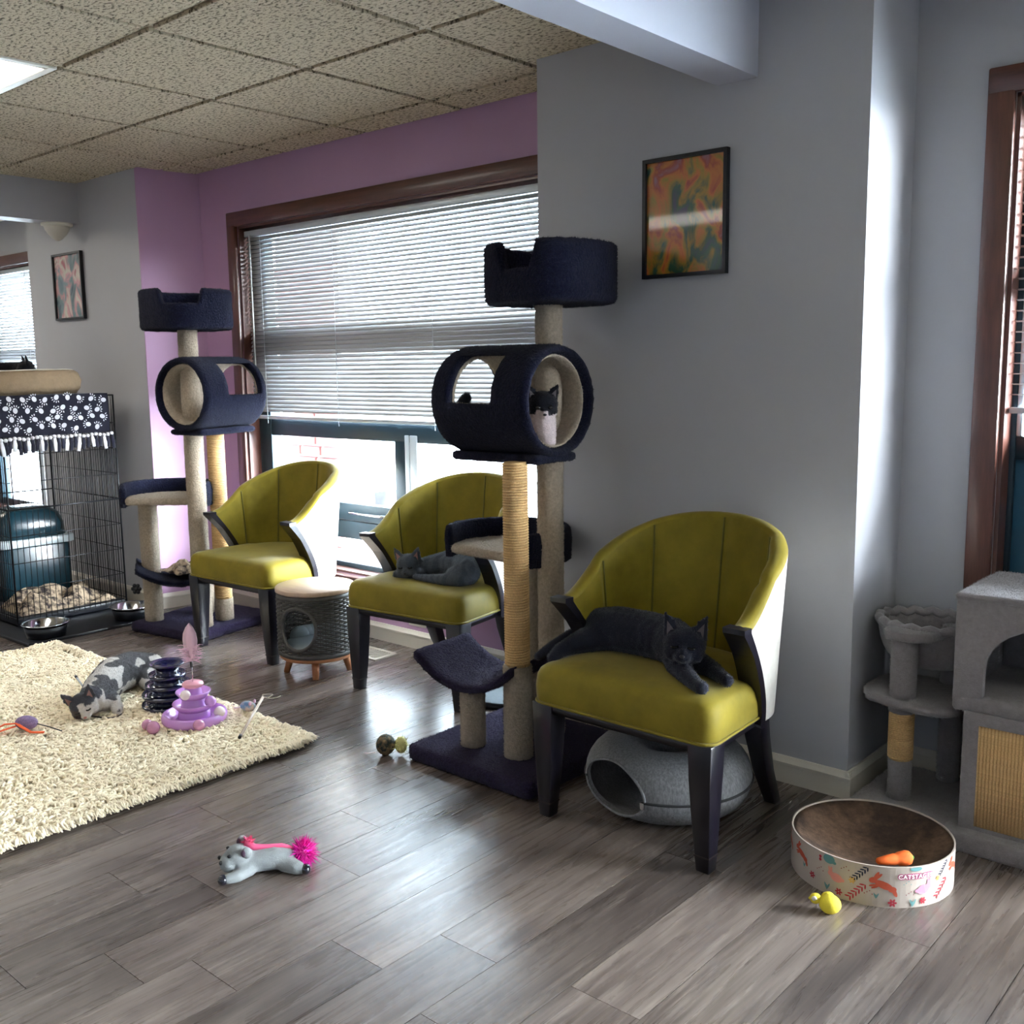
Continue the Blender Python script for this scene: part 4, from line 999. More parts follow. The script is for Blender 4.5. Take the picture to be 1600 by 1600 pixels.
for (lab, p, r_, m) in (('cream ball resting in the top tray of the lilac tower', (-3.285, 1.905, RT + .112), .019, M_ballw), ('pale lilac ball in the middle tray of the lilac tower', (-3.25, 1.985, RT + .075), .021, M_lil), ('pale lilac ball low on the right side of the lilac tower', (-3.225, 2.005, RT + .035), .021, M_ballw),
        ('mauve ball lying on the rug left of the lilac tower', (-3.305, 1.782, RT + .018), .024, M_mauve), ('second mauve ball behind the first, left of the lilac tower', (-3.36, 1.79, RT + .014), .020, M_mauve), ('pale mauve ball on the rug right in front of the lilac tower', (-3.205, 1.905, RT + .016), .021, M_mauve)):
    t = thing('toy_ball', lab, 'ball', p); part('shell', G().ball((0, 0, 0), r_, 18), m, t); part('seam', G().tube([(r_ * 1.002 * math.cos(2 * PI * k / 24), r_ * 1.002 * math.sin(2 * PI * k / 24), 0) for k in range(24)], .0007, 4, loop=True), m, t)
# wand with mouse at the right corner of the rug
wd = thing('string_wand', 'pale stick wand lying on the right corner of the rug', 'cat toy', (-3.02, 1.955, RT))
part('stick', G().tube([(0, 0, 0.004), (-.235, .262, .03)], .0055, 8), mat('pale_stick', (226, 208, 190), .5), wd)
part('end_cap', G().tube([(.008, -.009, .003), (-.004, .004, .005)], .006, 8), M_blackp, wd)
part('string', G().tube([(-.235 + .03 * math.cos(k * .5) + .006 * k * .3, .262 + .03 * math.sin(k * .5) + .003 * k, .033 + .003 * math.sin(k)) for k in range(14)], .0016, 5), mat('cream_string', (222, 214, 196), .8), wd)
ms = thing('mouse_toy', 'small blue and cream mouse toy beside the stick wand', 'toy', (-3.235, 2.135, RT), R(20))
part('body', G().ball((0, 0, .02), (.034, .02, .02), 16), mat('blue_plush', (112, 150, 178), .9, col2=((212, 190, 170), 30)), ms)
for s in (-1, 1): part('ear', G().ball((.02, s * .014, .036), (.004, .008, .009), 10), M_fea, ms)
part('tail', G().tube([(-.03, 0, .015), (-.05, .008, .006), (-.065, 0, .006)], .003, 6), M_ballw, ms)
# orange ribbon toy at left
ob = thing('ribbon_toy', 'lilac mouse toy with orange ribbons at the left end of the rug', 'toy', (-3.69, 1.495, RT), R(40))
part('body', G().ball((0, .01, .026), (.042, .026, .026), 16), mat('lilac_fuzz', (150, 128, 168), .95, var=(120, .3), bump=(200, 1, .004)), ob)
M_rib = mat('orange_ribbon', (240, 98, 44), .7)
for i, pts in enumerate(([(-.03, -.01, .03), (-.06, -.03, .034), (-.10, -.05, .014), (-.16, -.075, .008)], [(-.03, -.01, .02), (-.07, -.055, .016), (-.12, -.09, .006), (-.18, -.13, .006)], [(-.03, -.005, .03), (.0, -.03, .026), (.04, -.04, .008), (.085, -.035, .006)])):
    part('ribbon', G().tube(pts, .007, 8, flat=.35), M_rib, ob)
part('string', G().tube([(.04, .01, .022), (.10, -.02, .02), (.16, -.055, .018)], .002, 6), M_blackp, ob)
wb = thing('black_wand', 'thin dark wand sticking out behind the cat on the rug', 'cat toy', (-4.03, 1.87, RT))
part('stick', G().tube([(-.06, .01, .026), (.12, -.03, .006)], .004, 8), M_alul, wb); part('end_cap', G().tube([(-.075, .013, .029), (-.055, .009, .026)], .0055, 8), M_blackp, wb)
part('string', G().tube([(.36, -.155, .002), (.42, -.13, .0), (.455, -.11, .0), (.468, -.085, .004), (.465, -.07, .008)], .0022, 6), M_blackp, wb)
# plush hippo-like toy with magenta pompom
ph = thing('plush_pony_toy', 'grey plush animal toy with magenta tail lying on the bare floor', 'plush toy', (-2.185, 1.475, 0), R(55))
M_gp = mat('grey_short_plush', (156, 162, 164), .9, var=(80, .12), bump=(260, .5, .003), sheen=.3)
M_mag = mat('magenta_fluff', (238, 20, 176), .95, sheen=.4); M_pk = mat('hot_pink_felt', (238, 96, 140), .9)
# ------------------------------------------------------------------ bodies grown from blobs and remeshed into one skin
def frame_from(fwd, upv):
    f = Vector(fwd).normalized(); r = f.cross(Vector(upv)).normalized(); u = r.cross(f); return f, r, u
def skin(name, blobs, voxel, smooth=3, colfn=None, fur=.0045):
    bm = bmesh.new()
    def ico(c, r, M=None, sub=2):
        rr_ = r if isinstance(r, (tuple, list)) else (r, r, r)
        m = Matrix.Translation(c) @ (M.to_4x4() if M is not None else Matrix.Identity(4)) @ Matrix.Diagonal((*rr_, 1))
        bmesh.ops.create_icosphere(bm, subdivisions=sub, radius=1, matrix=m)
    for b in blobs:
        k = b[0]
        if k == 's': ico(b[1], b[2], b[3] if len(b) > 3 else None, 3)
        elif k == 'c':                                   # capsule chain: list of (point, radius)
            ch = b[1]
            for (p0, r0), (p1, r1) in zip(ch, ch[1:]):
                p0, p1 = Vector(p0), Vector(p1); n = max(2, int((p1 - p0).length / (min(r0, r1) * .45)) + 1)
                for i in range(n + 1): ico(p0.lerp(p1, i / n), r0 + (r1 - r0) * i / n)
        elif k == 'e':                                   # ear: base centre, tip, half width vector, thickness vector
            c, t, wv, tv = (Vector(q) for q in b[1:])
            vs = []
            for f in (0, .5, .82, 1):
                p = c.lerp(t, f); s = (1, .72, .36, .12)[(0, .5, .82, 1).index(f)]
                vs.append([bm.verts.new(p + wv * s), bm.verts.new(p + tv * max(s, .5)), bm.verts.new(p - wv * s), bm.verts.new(p - tv * max(s, .5) * .6)])
            for a, b2 in zip(vs, vs[1:]):
                for i in range(4): bm.faces.new((a[i], a[(i + 1) % 4], b2[(i + 1) % 4], b2[i]))
            bm.faces.new(vs[0][::-1]); bm.faces.new(vs[-1])
    bmesh.ops.recalc_face_normals(bm, faces=bm.faces)
    me = bpy.data.meshes.new(name); bm.to_mesh(me); bm.free()
    o = bpy.data.objects.new('tmp', me); COL.objects.link(o)
    md = o.modifiers.new('r', 'REMESH'); md.mode = 'VOXEL'; md.voxel_size = voxel; md.use_smooth_shade = True
    sm = o.modifiers.new('s', 'SMOOTH'); sm.factor = .5; sm.iterations = smooth
    dg = bpy.context.evaluated_depsgraph_get(); r = bpy.data.meshes.new_from_object(o.evaluated_get(dg)); bpy.data.objects.remove(o); bpy.data.meshes.remove(me)
    r.name = name
    for p in r.polygons: p.use_smooth = True
    if colfn and fur:
        r2 = pile(r, 80000, fur, 5); nb_ = len(r.vertices)
        cols = [lin(colfn(v.co)) for v in r.vertices]; buf = [c for q in cols for c in q]
        for i in range(nb_, len(r2.vertices), 4): buf += list(lin(colfn(r2.vertices[i].co))) * 4
        r2.color_attributes.new('Fur', 'FLOAT_COLOR', 'POINT').data.foreach_set('color', buf); r2.name = name; return r2
    if colfn:
        at = r.color_attributes.new('Fur', 'FLOAT_COLOR', 'POINT')
        buf = []
        for v in r.vertices: buf += list(lin(colfn(v.co)))
        at.data.foreach_set('color', buf)
    return r
M_fur = mat('cat_fur', (120, 120, 120), .85, spec=.2, attr='Fur', var=(120, .14), bump=(240, .6, .004), stretch=(1, 1, 1), sheen=.25)
M_nose = mat('pink_cat_nose', (196, 130, 124), .5); M_earin = mat('pink_inner_ear', (160, 118, 114), .8); M_dkear = mat('grey_inner_ear', (92, 84, 88), .85)
M_eye = mat('dark_cat_eye', (10, 10, 12), .15); M_gn = mat('dark_cat_nose', (40, 38, 44), .4)
def cat_head(c, fwd, upv, s, ear_h=.95, ear_sp=.62, narrow=1.0):
    """blobs of a cat head of half-width s plus named face points"""
    f, r, u = frame_from(fwd, upv); c = Vector(c); MM = Matrix((r, f, u)).transposed()
    bl = [('s', c, (s * narrow, s * .88, s * .84), MM), ('s', c + f * s * .45 - u * s * .30, (s * .62, s * .5, s * .42), MM), ('s', c + f * s * .84 - u * s * .36, (s * .40, s * .32, s * .27), MM),
          ('s', c + f * s * .70 - u * s * .06, (s * .24, s * .42, s * .22), MM), ('s', c + f * s * .62 - u * s * .55, (s * .3, s * .26, s * .18), MM)]
    pts = {'nose': c + f * s * 1.17 - u * s * .24, 'f': f, 'r': r, 'u': u, 'c': c, 's': s}
    for sg in (-1, 1):
        bl.append(('s', c + r * sg * s * .52 + f * s * .28 - u * s * .34, s * .42))
        b0 = c + r * sg * s * ear_sp + u * s * .5 - f * s * .08; tip = b0 + u * s * ear_h + r * sg * s * .36 - f * s * .02
        wv = (r * .45 - u * .26 * sg) * s; bl.append(('e', b0, tip, wv, -f * s * .24))
        pts['ear%d' % sg] = (b0, tip, wv)
        pts['eye%d' % sg] = c + r * sg * s * .40 + f * s * .85 + u * s * .12
    return bl, pts
def face_parts(parent, pts, eye='closed', nose_m=None, ear_m=None, eye_m=None):
    f, r, u, s = pts['f'], pts['r'], pts['u'], pts['s']; MM = Matrix((r, f, u)).transposed().to_4x4()
    def T(p): return Matrix.Translation(p) @ MM
    part('nose', G().ball((0, 0, 0), (s * .13, s * .08, s * .085), 10, T(pts['nose'])), nose_m or M_nose, parent)
    for sg in (-1, 1):
        e = pts['eye%d' % sg]
        if eye == 'closed':
            part('eye', G().tube([(-s * .17, s * .02, s * .02), (-s * .06, s * .075, -s * .02), (s * .06, s * .075, -s * .03), (s * .17, s * .03, -s * .0)], s * .05, 6, M=T(e)), eye_m or M_eye, parent)
        else: part('eye', G().ball((0, 0, 0), (s * .17, s * .1, s * .13), 12, T(e)), eye_m or M_eye, parent)
        b0, tip, wv = pts['ear%d' % sg]; q = f * s * .17
        A, B, Cc = b0 + wv * .46 + q, b0 - wv * .46 + q, b0.lerp(tip, .62) + q * .75
        mid = (A + B + Cc) / 3 - q * .15
        part('inner_ear', G().add([A, B, Cc, mid], [(0, 3, 2), (3, 1, 2), (0, 1, 3)], True), ear_m or M_earin, parent)

# ---- plush toy on the floor (local coordinates: x along the body, head at -x)
bl = [('c', [((-.03, 0, .03), .030), ((.02, 0, .032), .032), ((.05, 0, .03), .028)]), ('s', (-.07, .006, .045), (.040, .036, .034)), ('s', (-.096, -.002, .036), (.026, .03, .026)),
      ('c', [((-.045, -.02, .02), .02), ((-.075, -.045, .016), .017), ((-.10, -.052, .015), .014)]), ('c', [((.045, -.015, .022), .024), ((.075, -.04, .018), .02), ((.088, -.048, .016), .015)]),
      ('c', [((.045, .02, .022), .022), ((.075, .04, .018), .018)]), ('c', [((-.045, .025, .02), .02), ((-.06, .05, .016), .015)])]
link('body', skin('body', bl, .0045, 4), M_gp, ph)
for sg, p in ((-1, (-.05, -.022, .066)), (1, (-.062, .036, .074))):
    e = part('ear', G().ball((0, 0, 0), (.014, .008, .016), 12), M_gp, ph, loc=p); part('inner_ear', G().ball((-.006, -.003, .0), (.009, .005, .011), 10), mat('plum_satin', (96, 70, 92), .5), e)
part('nostril', G().ball((-.117, -.016, .044), (.005, .007, .006), 8), M_blackp, ph); part('nostril', G().ball((-.121, .012, .046), (.005, .007, .006), 8), M_blackp, ph)
part('eye', G().ball((-.094, -.022, .062), (.006, .006, .005), 8), M_blackp, ph); part('eye', G().ball((-.098, .026, .064), (.006, .006, .005), 8), M_blackp, ph)
M_hoof = mat('shiny_black_hoof', (24, 24, 36), .12, coat=.8)
for p in ((-.112, -.055, .015), (.099, -.053, .016), (.09, .046, .018)): part('hoof', G().ball(p, (.013, .015, .014), 12), M_hoof, ph)
part('mane', G().tube([(-.055, .012, .078), (-.03, .006, .066), (.0, .006, .064), (.04, .006, .061), (.07, .004, .05)], [.012, .009, .006, .007, .006], 8), M_pk, ph)
def fluff(parent, c, r_, m, n=500, ln=.016, seed=1, name='fluff'):
    rd = random.Random(seed); v = []; f = []
    for i in range(n):
        d = Vector((rd.gauss(0, 1), rd.gauss(0, 1), rd.gauss(0, 1))).normalized(); b = Vector(c) + d * r_ * .55; t = Vector(c) + (d + Vector((rd.uniform(-.3, .3), rd.uniform(-.3, .3), rd.uniform(-.3, .3)))) * (r_ + rd.uniform(0, ln))
        s = d.orthogonal().normalized() * .0022; s2 = d.cross(s).normalized() * .0022; k = len(v); v += [b + s, b - s * .5 + s2, b - s * .5 - s2, t]; f += [(k, k + 1, k + 3), (k + 1, k + 2, k + 3), (k + 2, k, k + 3)]
    me = bpy.data.meshes.new(name); me.from_pydata([tuple(q) for q in v], [], f); me.update(); return link(name, me, m, parent)
pm = part('pompom_tail', G().ball((.095, .008, .036), .026, 14), M_mag, ph, label='magenta fluffy pompom'); fluff(pm, (.095, .008, .036), .03, M_mag, 900, .014)
forelock = part('forelock', G().ball((-.046, .016, .078), .011, 10), M_pk, ph); fluff(forelock, (-.046, .016, .078), .012, M_pk, 200, .008, 4)

# ---- crinkle ball with ribbons on the floor near the big cat tree
cb = thing('crinkle_ball', 'dark multicoloured ball toy with pale yellow tassel on bare floor', 'toy', (-2.555, 2.225, .0))
part('ball', G().ball((0, 0, .036), (.034, .034, .036), 18), mat('dark_mixed_yarn', (44, 56, 52), .8, col2=((150, 126, 90), 60), var=(90, .5)), cb)
fluff(part('tassel', G().ball((.04, .035, .035), (.022, .022, .03), 12), mat('pale_yellow_tulle', (232, 226, 150), .8), cb), (.04, .035, .035), .026, MATS['pale_yellow_tulle'], 120, .012, 9)
part('tail_ribbon', G().tube([(-.02, -.03, .012), (-.045, -.045, .006), (-.065, -.04, .003)], .005, 6, flat=.3), M_ballw, cb)

# ================================================================== the cats
def fbm(p, s, o=0): return noise.noise(p * s + Vector((o, o * 1.7, -o)))
# 1. dark grey cat on the nearest chair
ct1 = thing('cat', 'dark grey cat lying stretched on the nearest green chair, facing the viewer', 'cat', (0, 0, 0))
Z = .468
hb, hp1 = cat_head((-1.437, 2.335, Z + .092), (.5, -1, -.02), (0.05, 0, 1), .057, 1.0, .66)
bl = hb + [('c', [((-1.80, 2.44, Z + .058), .062), ((-1.74, 2.45, Z + .062), .070), ((-1.64, 2.455, Z + .062), .070), ((-1.55, 2.44, Z + .062), .068), ((-1.49, 2.40, Z + .064), .060), ((-1.45, 2.365, Z + .075), .048)]),
     ('s', (-1.79, 2.42, Z + .046), (.07, .055, .05)), ('s', (-1.47, 2.37, Z + .04), (.05, .05, .045)),
     ('c', [((-1.47, 2.35, Z + .03), .034), ((-1.41, 2.30, Z + .02), .025), ((-1.355, 2.262, Z + .012), .019), ((-1.332, 2.25, Z + .012), .019)]),
     ('c', [((-1.44, 2.40, Z + .03), .032), ((-1.37, 2.375, Z + .024), .023), ((-1.325, 2.345, Z + .018), .018), ((-1.305, 2.335, Z + .016), .0175)]),
     ('c', [((-1.79, 2.39, Z + .04), .042), ((-1.83, 2.34, Z + .022), .028), ((-1.845, 2.30, Z + .012), .020), ((-1.845, 2.268, Z - .006), .0185)]),
     ('c', [((-1.84, 2.45, Z + .045), .026), ((-1.89, 2.43, Z + .03), .019), ((-1.925, 2.375, Z - .0), .016), ((-1.945, 2.32, Z - .03), .014)])]
def grey1(p): return (38, 40, 52)
link('body', skin('body', bl, .0055, 3, grey1), M_fur, ct1); face_parts(ct1, hp1, 'closed', M_gn, M_dkear)
# 2. kitten asleep on the middle chair
ct2 = thing('kitten', 'grey kitten curled asleep on the green chair right of the stool', 'cat', (0, 0, 0))
hb, hp2 = cat_head((-3.02, 2.785, Z + .055), (.55, -1, -.30), (-.12, .10, 1), .052, .95, .66, .95)
bl = hb + [('c', [((-2.98, 2.84, Z + .04), .042), ((-2.90, 2.89, Z + .052), .058), ((-2.80, 2.885, Z + .056), .062), ((-2.745, 2.84, Z + .05), .055)]),
     ('c', [((-2.97, 2.80, Z + .02), .026), ((-3.03, 2.765, Z + .012), .018), ((-3.065, 2.76, Z + .012), .018)]),
     ('c', [((-2.75, 2.80, Z + .03), .036), ((-2.80, 2.77, Z + .022), .024), ((-2.88, 2.765, Z + .018), .016), ((-2.96, 2.765, Z + .014), .012)]), ('s', (-2.76, 2.81, Z + .035), (.055, .05, .042))]
def grey2(p):
    s = math.sin(p.x * 150 + 40 * p.z + 6 * fbm(p, 14)); return (84, 90, 97) if s < .2 else (74, 80, 87)
link('body', skin('body', bl, .0052, 3, grey2), M_fur, ct2); face_parts(ct2, hp2, 'closed', M_gn, M_earin)
# 3. black and white cat in the tunnel
ct3 = thing('cat', 'black and white cat sitting inside the carpeted tunnel of the tall cat tree', 'cat', (0, 0, 0))
hb, hp3 = cat_head((-2.065, 2.535, 1.195), (.75, -.65, -.35), (0, 0, 1), .050, .85, .64)
bl = hb + [('c', [((-2.08, 2.545, 1.165), .045), ((-2.11, 2.55, 1.13), .055), ((-2.22, 2.54, 1.12), .066), ((-2.30, 2.53, 1.118), .066)]), ('c', [((-2.062, 2.535, 1.14), .042), ((-2.05, 2.53, 1.10), .036), ((-2.04, 2.53, 1.072), .026)]),
     ('c', [((-2.33, 2.52, 1.10), .035), ((-2.37, 2.485, 1.14), .022), ((-2.365, 2.475, 1.19), .022), ((-2.345, 2.475, 1.215), .018)])]
f3, r3, u3 = frame_from((.75, -.65, -.35), (0, 0, 1)); hc3 = Vector((-2.065, 2.535, 1.195))
def bw(p):
    q = p - hc3; a, b, c = q.dot(f3), q.dot(r3), q.dot(u3)
    if p.z < 1.165 + .01 * fbm(p, 30) and a > -.03 and p.x > -2.11: return (206, 190, 190)
    if a > .030 and c < -.003 and -.010 < b + .004 * fbm(p, 40) < .024: return (206, 192, 192)
    return (20, 21, 30)
link('body', skin('body', bl, .005, 3, bw), M_fur, ct3); face_parts(ct3, hp3, 'open', M_gn, M_dkear); ct3.location = (-.034, 0, 0)
# 4. white and grey cat asleep on the rug
ct4 = thing('cat', 'white and grey patched cat asleep on the shaggy rug', 'cat', (0, 0, 0))
hb, hp4 = cat_head((-3.66, 1.70, RT + .050), (.85, -.42, -.42), (-.10, -.30, .95), .052, 1.05, .66, .94)
bl = hb + [('c', [((-3.69, 1.75, RT + .05), .052), ((-3.76, 1.82, RT + .062), .066), ((-3.85, 1.92, RT + .07), .076), ((-3.90, 2.02, RT + .066), .074), ((-3.89, 2.10, RT + .055), .062)]), ('s', (-3.70, 1.80, RT + .03), (.06, .06, .035)),
     ('c', [((-3.70, 1.82, RT + .03), .034), ((-3.64, 1.82, RT + .018), .022), ((-3.60, 1.80, RT + .012), .018)]), ('c', [((-3.85, 2.05, RT + .04), .045), ((-3.76, 2.03, RT + .025), .028), ((-3.70, 2.0, RT + .014), .02)]),
     ('c', [((-3.88, 2.14, RT + .03), .024), ((-3.82, 2.17, RT + .016), .017), ((-3.74, 2.16, RT + .012), .014)])]
f4, r4, u4 = hp4['f'], hp4['r'], hp4['u']; hc4 = hp4['c']
def patch(p):
    q = p - hc4; a, b, c = q.dot(f4), q.dot(r4), q.dot(u4)
    if q.length < .085 or (c > .02 and q.length < .13):
        if c > .020 + .004 * fbm(p, 40) - .25 * abs(b) and (a < .03 or abs(b) > .012): return (82, 82, 88)
        if b > .016 + .006 * fbm(p, 40): return (92, 80, 76)
        if a < -.01 and c > -.01: return (84, 84, 90)
        return (224, 216, 210)
    t = fbm(p, 13, 2.2) + .5 * fbm(p, 29, 4)
    top = (p.z - RT) > .05
    return (96, 94, 96) if t > (-.05 if top else .28) else (226, 220, 214)
link('body', skin('body', bl, .0052, 3, patch), M_fur, ct4); face_parts(ct4, hp4, 'closed', M_nose, M_earin)

# ================================================================== wire cage corner
cg = thing('wire_cage', 'tall black wire cage under the paw print blanket by left pier', 'cage', (0, 0, 0))
CX1, CX0, CY0, CY1, CZ0, CZ1 = -5.34, -6.15, 2.17, 2.77, .035, 1.19
tray = part('tray', G().box(CX0, CX1, CY0, CY1, .014, .05).box(CX0 + .01, CX1 - .01, CY0 + .01, CY1 - .01, .022, .051), M_blackp, cg, bevel=.005)
barm = G().tube([(0, 0, CZ0), (0, 0, CZ1)], .0018, 5).mesh('bar')
y = CY0
while y <= CY1 + .001: link('bar', barm, M_black, cg, (CX1, y, 0)); link('bar', barm, M_black, cg, (CX0, y, 0)); y += .03
x = CX0 + .027
while x < CX1 - .01: link('bar', barm, M_black, cg, (x, CY1, 0)); link('bar', barm, M_black, cg, (x, CY0, 0)); x += .027
for z in (.06, .20, .34, .48, .62, .76, .90, 1.04, CZ1):
    r_ = .0022 if z not in (.62, CZ1) else .0042
    part('cross_wire', G().tube([(CX1 + .002, CY0, z), (CX1 + .002, CY1, z)], r_, 5), M_black, cg)
    part('cross_wire', G().tube([(CX0, CY1 + .002, z), (CX1, CY1 + .002, z)], r_, 5), M_black, cg)
    part('cross_wire', G().tube([(CX0, CY0 - .002, z), (CX1, CY0 - .002, z)], r_, 5), M_black, cg)
    part('cross_wire', G().tube([(CX0 - .002, CY0, z), (CX0 - .002, CY1, z)], r_, 5), M_black, cg)
for (x, y) in ((CX1, CY0), (CX1, CY1), (CX0, CY0), (CX0, CY1)): part('corner_post', G().tube([(x, y, CZ0), (x, y, CZ1)], .005, 7), M_black, cg)
x = CX0
while x <= CX1: part('top_bar', G().tube([(x, CY0, CZ1 + .002), (x, CY1, CZ1 + .002)], .0018, 5), M_black, cg); x += .054
# hooded box and animal print blanket inside
hb_ = thing('hooded_litter_box', 'dark green hooded plastic box inside the wire cage', 'litter box', (-5.92, 2.48, .052))
M_dg = mat('dark_green_plastic', (24, 52, 62), .25, coat=.4)
part('pan', G().prism(rrect(0, 0, .34, .40, .05), 0, .30), M_dg, hb_, bevel=.015)
part('flange', G().prism(rrect(0, 0, .38, .44, .05), .301, .345), mat('pale_grey_plastic', (190, 200, 204), .3), hb_, bevel=.01)
part('hood', G().loft([[(x * s, y * s, .345 + .17 * t) for x, y in rrect(0, 0, .33, .39, .08)] for s, t in ((1, 0), (.97, .4), (.86, .75), (.62, .95), (.3, 1))], True, True), M_dg, hb_)
M_leo = mat('animal_print_fleece', (176, 156, 132), .95, col2=((40, 32, 34), 26), bump=(90, .5, .006))
def crumple(name, x0, x1, y0, y1, z, h, seed, n=30):
    def f(u, v):
        x = x0 + (x1 - x0) * u; y = y0 + (y1 - y0) * v; e = min(u, v, 1 - u, 1 - v) * 6; e = min(1, e)
        return (x + .02 * noise.noise(Vector((u * 5, v * 5, seed))), y + .02 * noise.noise(Vector((u * 5, v * 5, seed + 9))), z + e * h * (.55 + .9 * noise.noise(Vector((u * 4.2, v * 4.2, seed * 1.3)))) + .004)
    g = G().grid(f, n, n); g2 = G(); g2.add(g.v, g.f, True)
    m = len(g.v); g2.add([(a, b, max(z, c - .008)) for a, b, c in g.v], [q[::-1] for q in g.f], True)
    return g2
tag(part('animal_print_blanket', crumple('b', -5.70, -5.38, 2.22, 2.74, .051, .10, 3.3), M_leo), 'crumpled animal print fleece blanket on the cage floor', 'blanket')
tag(part('animal_print_blanket', crumple('b', -4.715, -4.525, 2.63, 2.85, .312, .05, 6.1, 20), M_leo), 'animal print fleece lying in the lower scoop of the corner cat tree', 'blanket')
# paw print blanket over the cage edge with knotted fringe
pb = thing('paw_print_blanket', 'dark fleece blanket with white paw prints draped over the cage', 'blanket', (0, 0, 0))
M_pb = mat('midnight_fleece', (16, 16, 34), .95, sheen=.3, bump=(200, .4, .003)); M_paw = mat('white_paw_print', (206, 204, 208), .9)
def drape(v):  # v 0..1 from top back to hanging hem
    if v < .4: return (-6.1 + (CX1 + .008 + 6.1) * v / .4, CZ1 + .012)
    t = (v - .4) / .6; return (CX1 + .012 + .004 * math.sin(t * 3), CZ1 + .012 - .205 * t)
def fd(u, v):
    x, z = drape(v); y = 2.0 + (2.735 - 2.0) * u; wv = .006 * math.sin(u * 31) * max(0, v - .4)
    return (x + wv, y, z)
g = G().grid(fd, 40, 40); g3 = G().add(g.v, g.f, True).add([(a - .006, b, c - .004) for a, b, c in g.v], [q[::-1] for q in g.f], True)
cl = part('cloth', g3, M_pb, pb)
pawg = G()
def disc(cx, cy, rx_, ry_, rot=0, n=12):
    pts = [(0, cx + rx_ * math.cos(2 * PI * k / n) * math.cos(rot) - ry_ * math.sin(2 * PI * k / n) * math.sin(rot), cy + rx_ * math.cos(2 * PI * k / n) * math.sin(rot) + ry_ * math.sin(2 * PI * k / n) * math.cos(rot)) for k in range(n)]
    pawg.add(pts, [tuple(range(n))])
disc(0, 0, .012, .015)
for k in range(5): a = R(35 + 27.5 * k); disc(.024 * math.cos(a), .024 * math.sin(a), .0055, .0028, a)
pawm = pawg.mesh('paw_print'); rd = random.Random(12); spots = []
for j, zc in enumerate((1.178, 1.128, 1.078, 1.03)):
    y = 2.03 + (.03 if j % 2 else 0)
    while y < 2.71:
        spots.append((y + rd.uniform(-.008, .008), zc + rd.uniform(-.012, .012))); y += .061
for (y, z) in spots: link('paw_print', pawm, M_paw, cl, (CX1 + .0195, y, z), (rd.uniform(-2.6, 2.6), 0, 0))
y = 2.02; me_k = G().ball((0, 0, 0), (.009, .011, .010), 10).mesh('fringe_knot')
i = 0
while y < 2.74:
    zk = 1.0 - .0 + .004 * math.sin(y * 60)
    kn = link('fringe_knot', me_k, M_paw, cl, (CX1 + .02, y, zk - .018))
    ln = rd.uniform(.06, .085); dx = rd.uniform(-.012, .012)
    part('fringe_strip', G().tube([(0, 0, 0), (.004, dx * .4, -ln * .5), (.001, dx, -ln)], [.006, .012, .010], 6, flat=.25), M_pb if i % 3 else M_paw, kn); y += .0225; i += 1
# tan pet bed with a hidden black cat on the cage
tb = thing('tan_pet_bed', 'tan bolster pet bed on top of the cage blanket', 'pet bed', (-5.66, 2.33, CZ1 + .014))
M_tan = mat('tan_canvas', (140, 118, 92), .9, var=(20, .1), bump=(25, .5, .02)); M_cr = mat('cream_fleece', (226, 220, 208), .95, bump=(150, .8, .008))
rings = []
nb = 64
def bedp(k, z, s):
    a = 2 * PI * k / nb; rr_ = 1 / ((abs(math.cos(a)) ** 4 + abs(math.sin(a)) ** 4) ** .25)
    return (.29 * s * rr_ * math.cos(a), .345 * s * rr_ * math.sin(a), z + .012 * noise.noise(Vector((math.cos(a) * 2, math.sin(a) * 2, 5))))
for s, z in ((.94, 0), (1.0, .03), (1.02, .07), (.98, .112), (.93, .124)): rings.append([bedp(k, z, s) for k in range(nb)])
part('bolster', G().loft(rings, True, True), M_tan, tb)
rings = [[bedp(k, z, s) for k in range(nb)] for s, z in ((.925, .125), (.90, .130), (.84, .118), (.78, .085), (.5, .075), (.1, .074))]
part('inner_fleece', G().loft(rings, True, True), M_cr, tb)
part('opening_trim', G().tube([(.285, -.34 + .0, .06), (.293, -.31, .075), (.297, -.27, .105), (.285, -.23, .125)], .008, 8), M_blackp, tb)
ct5 = thing('cat', 'black cat in the tan bed on the cage, only ears showing', 'cat', (0, 0, 0))
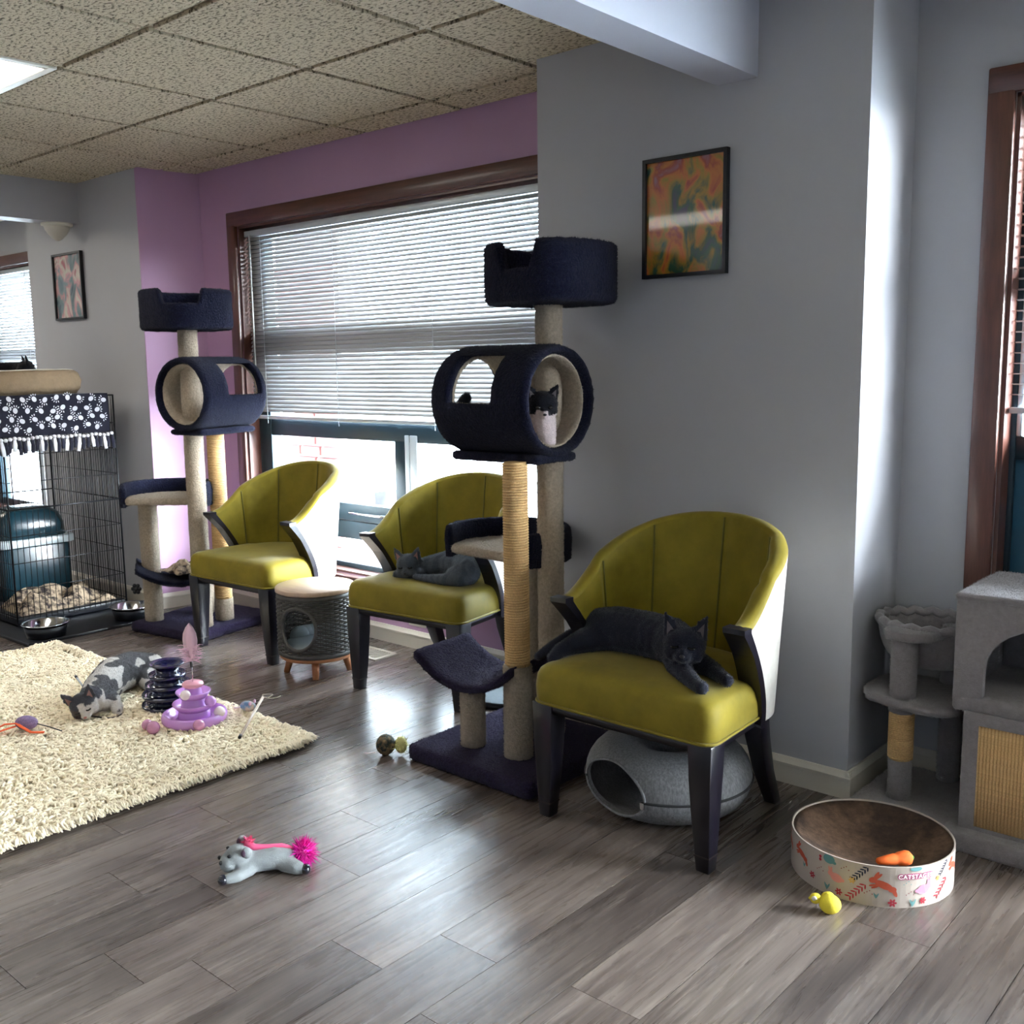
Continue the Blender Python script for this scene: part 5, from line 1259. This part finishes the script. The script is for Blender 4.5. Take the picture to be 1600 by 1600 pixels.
zb = CZ1 + .014 + .075
hb, hp5 = cat_head((-5.60, 2.43, zb + .060), (-.2, -1, -.2), (0, 0, 1), .050, .95, .6)
link('body', skin('body', hb + [('c', [((-5.61, 2.44, zb + .045), .042), ((-5.67, 2.46, zb + .045), .05), ((-5.75, 2.43, zb + .045), .05), ((-5.80, 2.34, zb + .045), .05)])], .0065, 3, lambda p: (16, 17, 22)), M_fur, ct5); face_parts(ct5, hp5, 'closed', M_gn, M_dkear)
# black floor tray with two steel bowls
mt = thing('feeding_mat', 'black raised edge mat under the cage and steel bowls', 'mat', (0, 0, 0))
part('sheet', G().box(-6.3, -4.945, 2.045, 2.80, .0, .009), M_blackp, mt, bevel=.003)
part('raised_edge', G().box(-6.3, -4.94, 2.04, 2.052, 0, .016).box(-4.952, -4.94, 2.052, 2.80, 0, .016), M_blackp, mt, bevel=.003)
def bowl(lab, p, s):
    t = thing('steel_bowl', lab, 'bowl', p, 0, 'steel pet bowls')
    part('bowl_wall', G().lathe([(0, .006), (.07 * s, .006), (.085 * s, .02), (.1 * s, .062), (.112 * s, .066), (.113 * s, .069), (.108 * s, .071), (.097 * s, .067), (.082 * s, .026), (.066 * s, .012), (0, .012)], 48), M_steel, t)
    part('rubber_base', G().lathe([(.068 * s, .0), (.09 * s, .0), (.103 * s, .055), (.101 * s, .056), (.086 * s, .018), (.07 * s, .006)], 48, close=True), M_blackp, t)
bowl('steel pet bowl at the near corner of the black mat', (-5.06, 2.19, .009), 1.0)
bowl('steel pet bowl at the far end of the mat beside corner cat tree', (-5.065, 2.655, .009), 1.0)
# low round pad behind the tall tree
rd_ = thing('round_cat_pad', 'pale round floor pad with dark rim half hidden behind the tall cat tree', 'cat bed', (-2.63, 2.95, 0))
part('pad', G().lathe([(0, .004), (.145, .004), (.15, .012), (.14, .022), (0, .024)], 40), M_cush, rd_)
part('rim', G().lathe([(.146, 0), (.16, 0), (.163, .014), (.155, .024), (.147, .02)], 40, close=True), M_blackp, rd_)
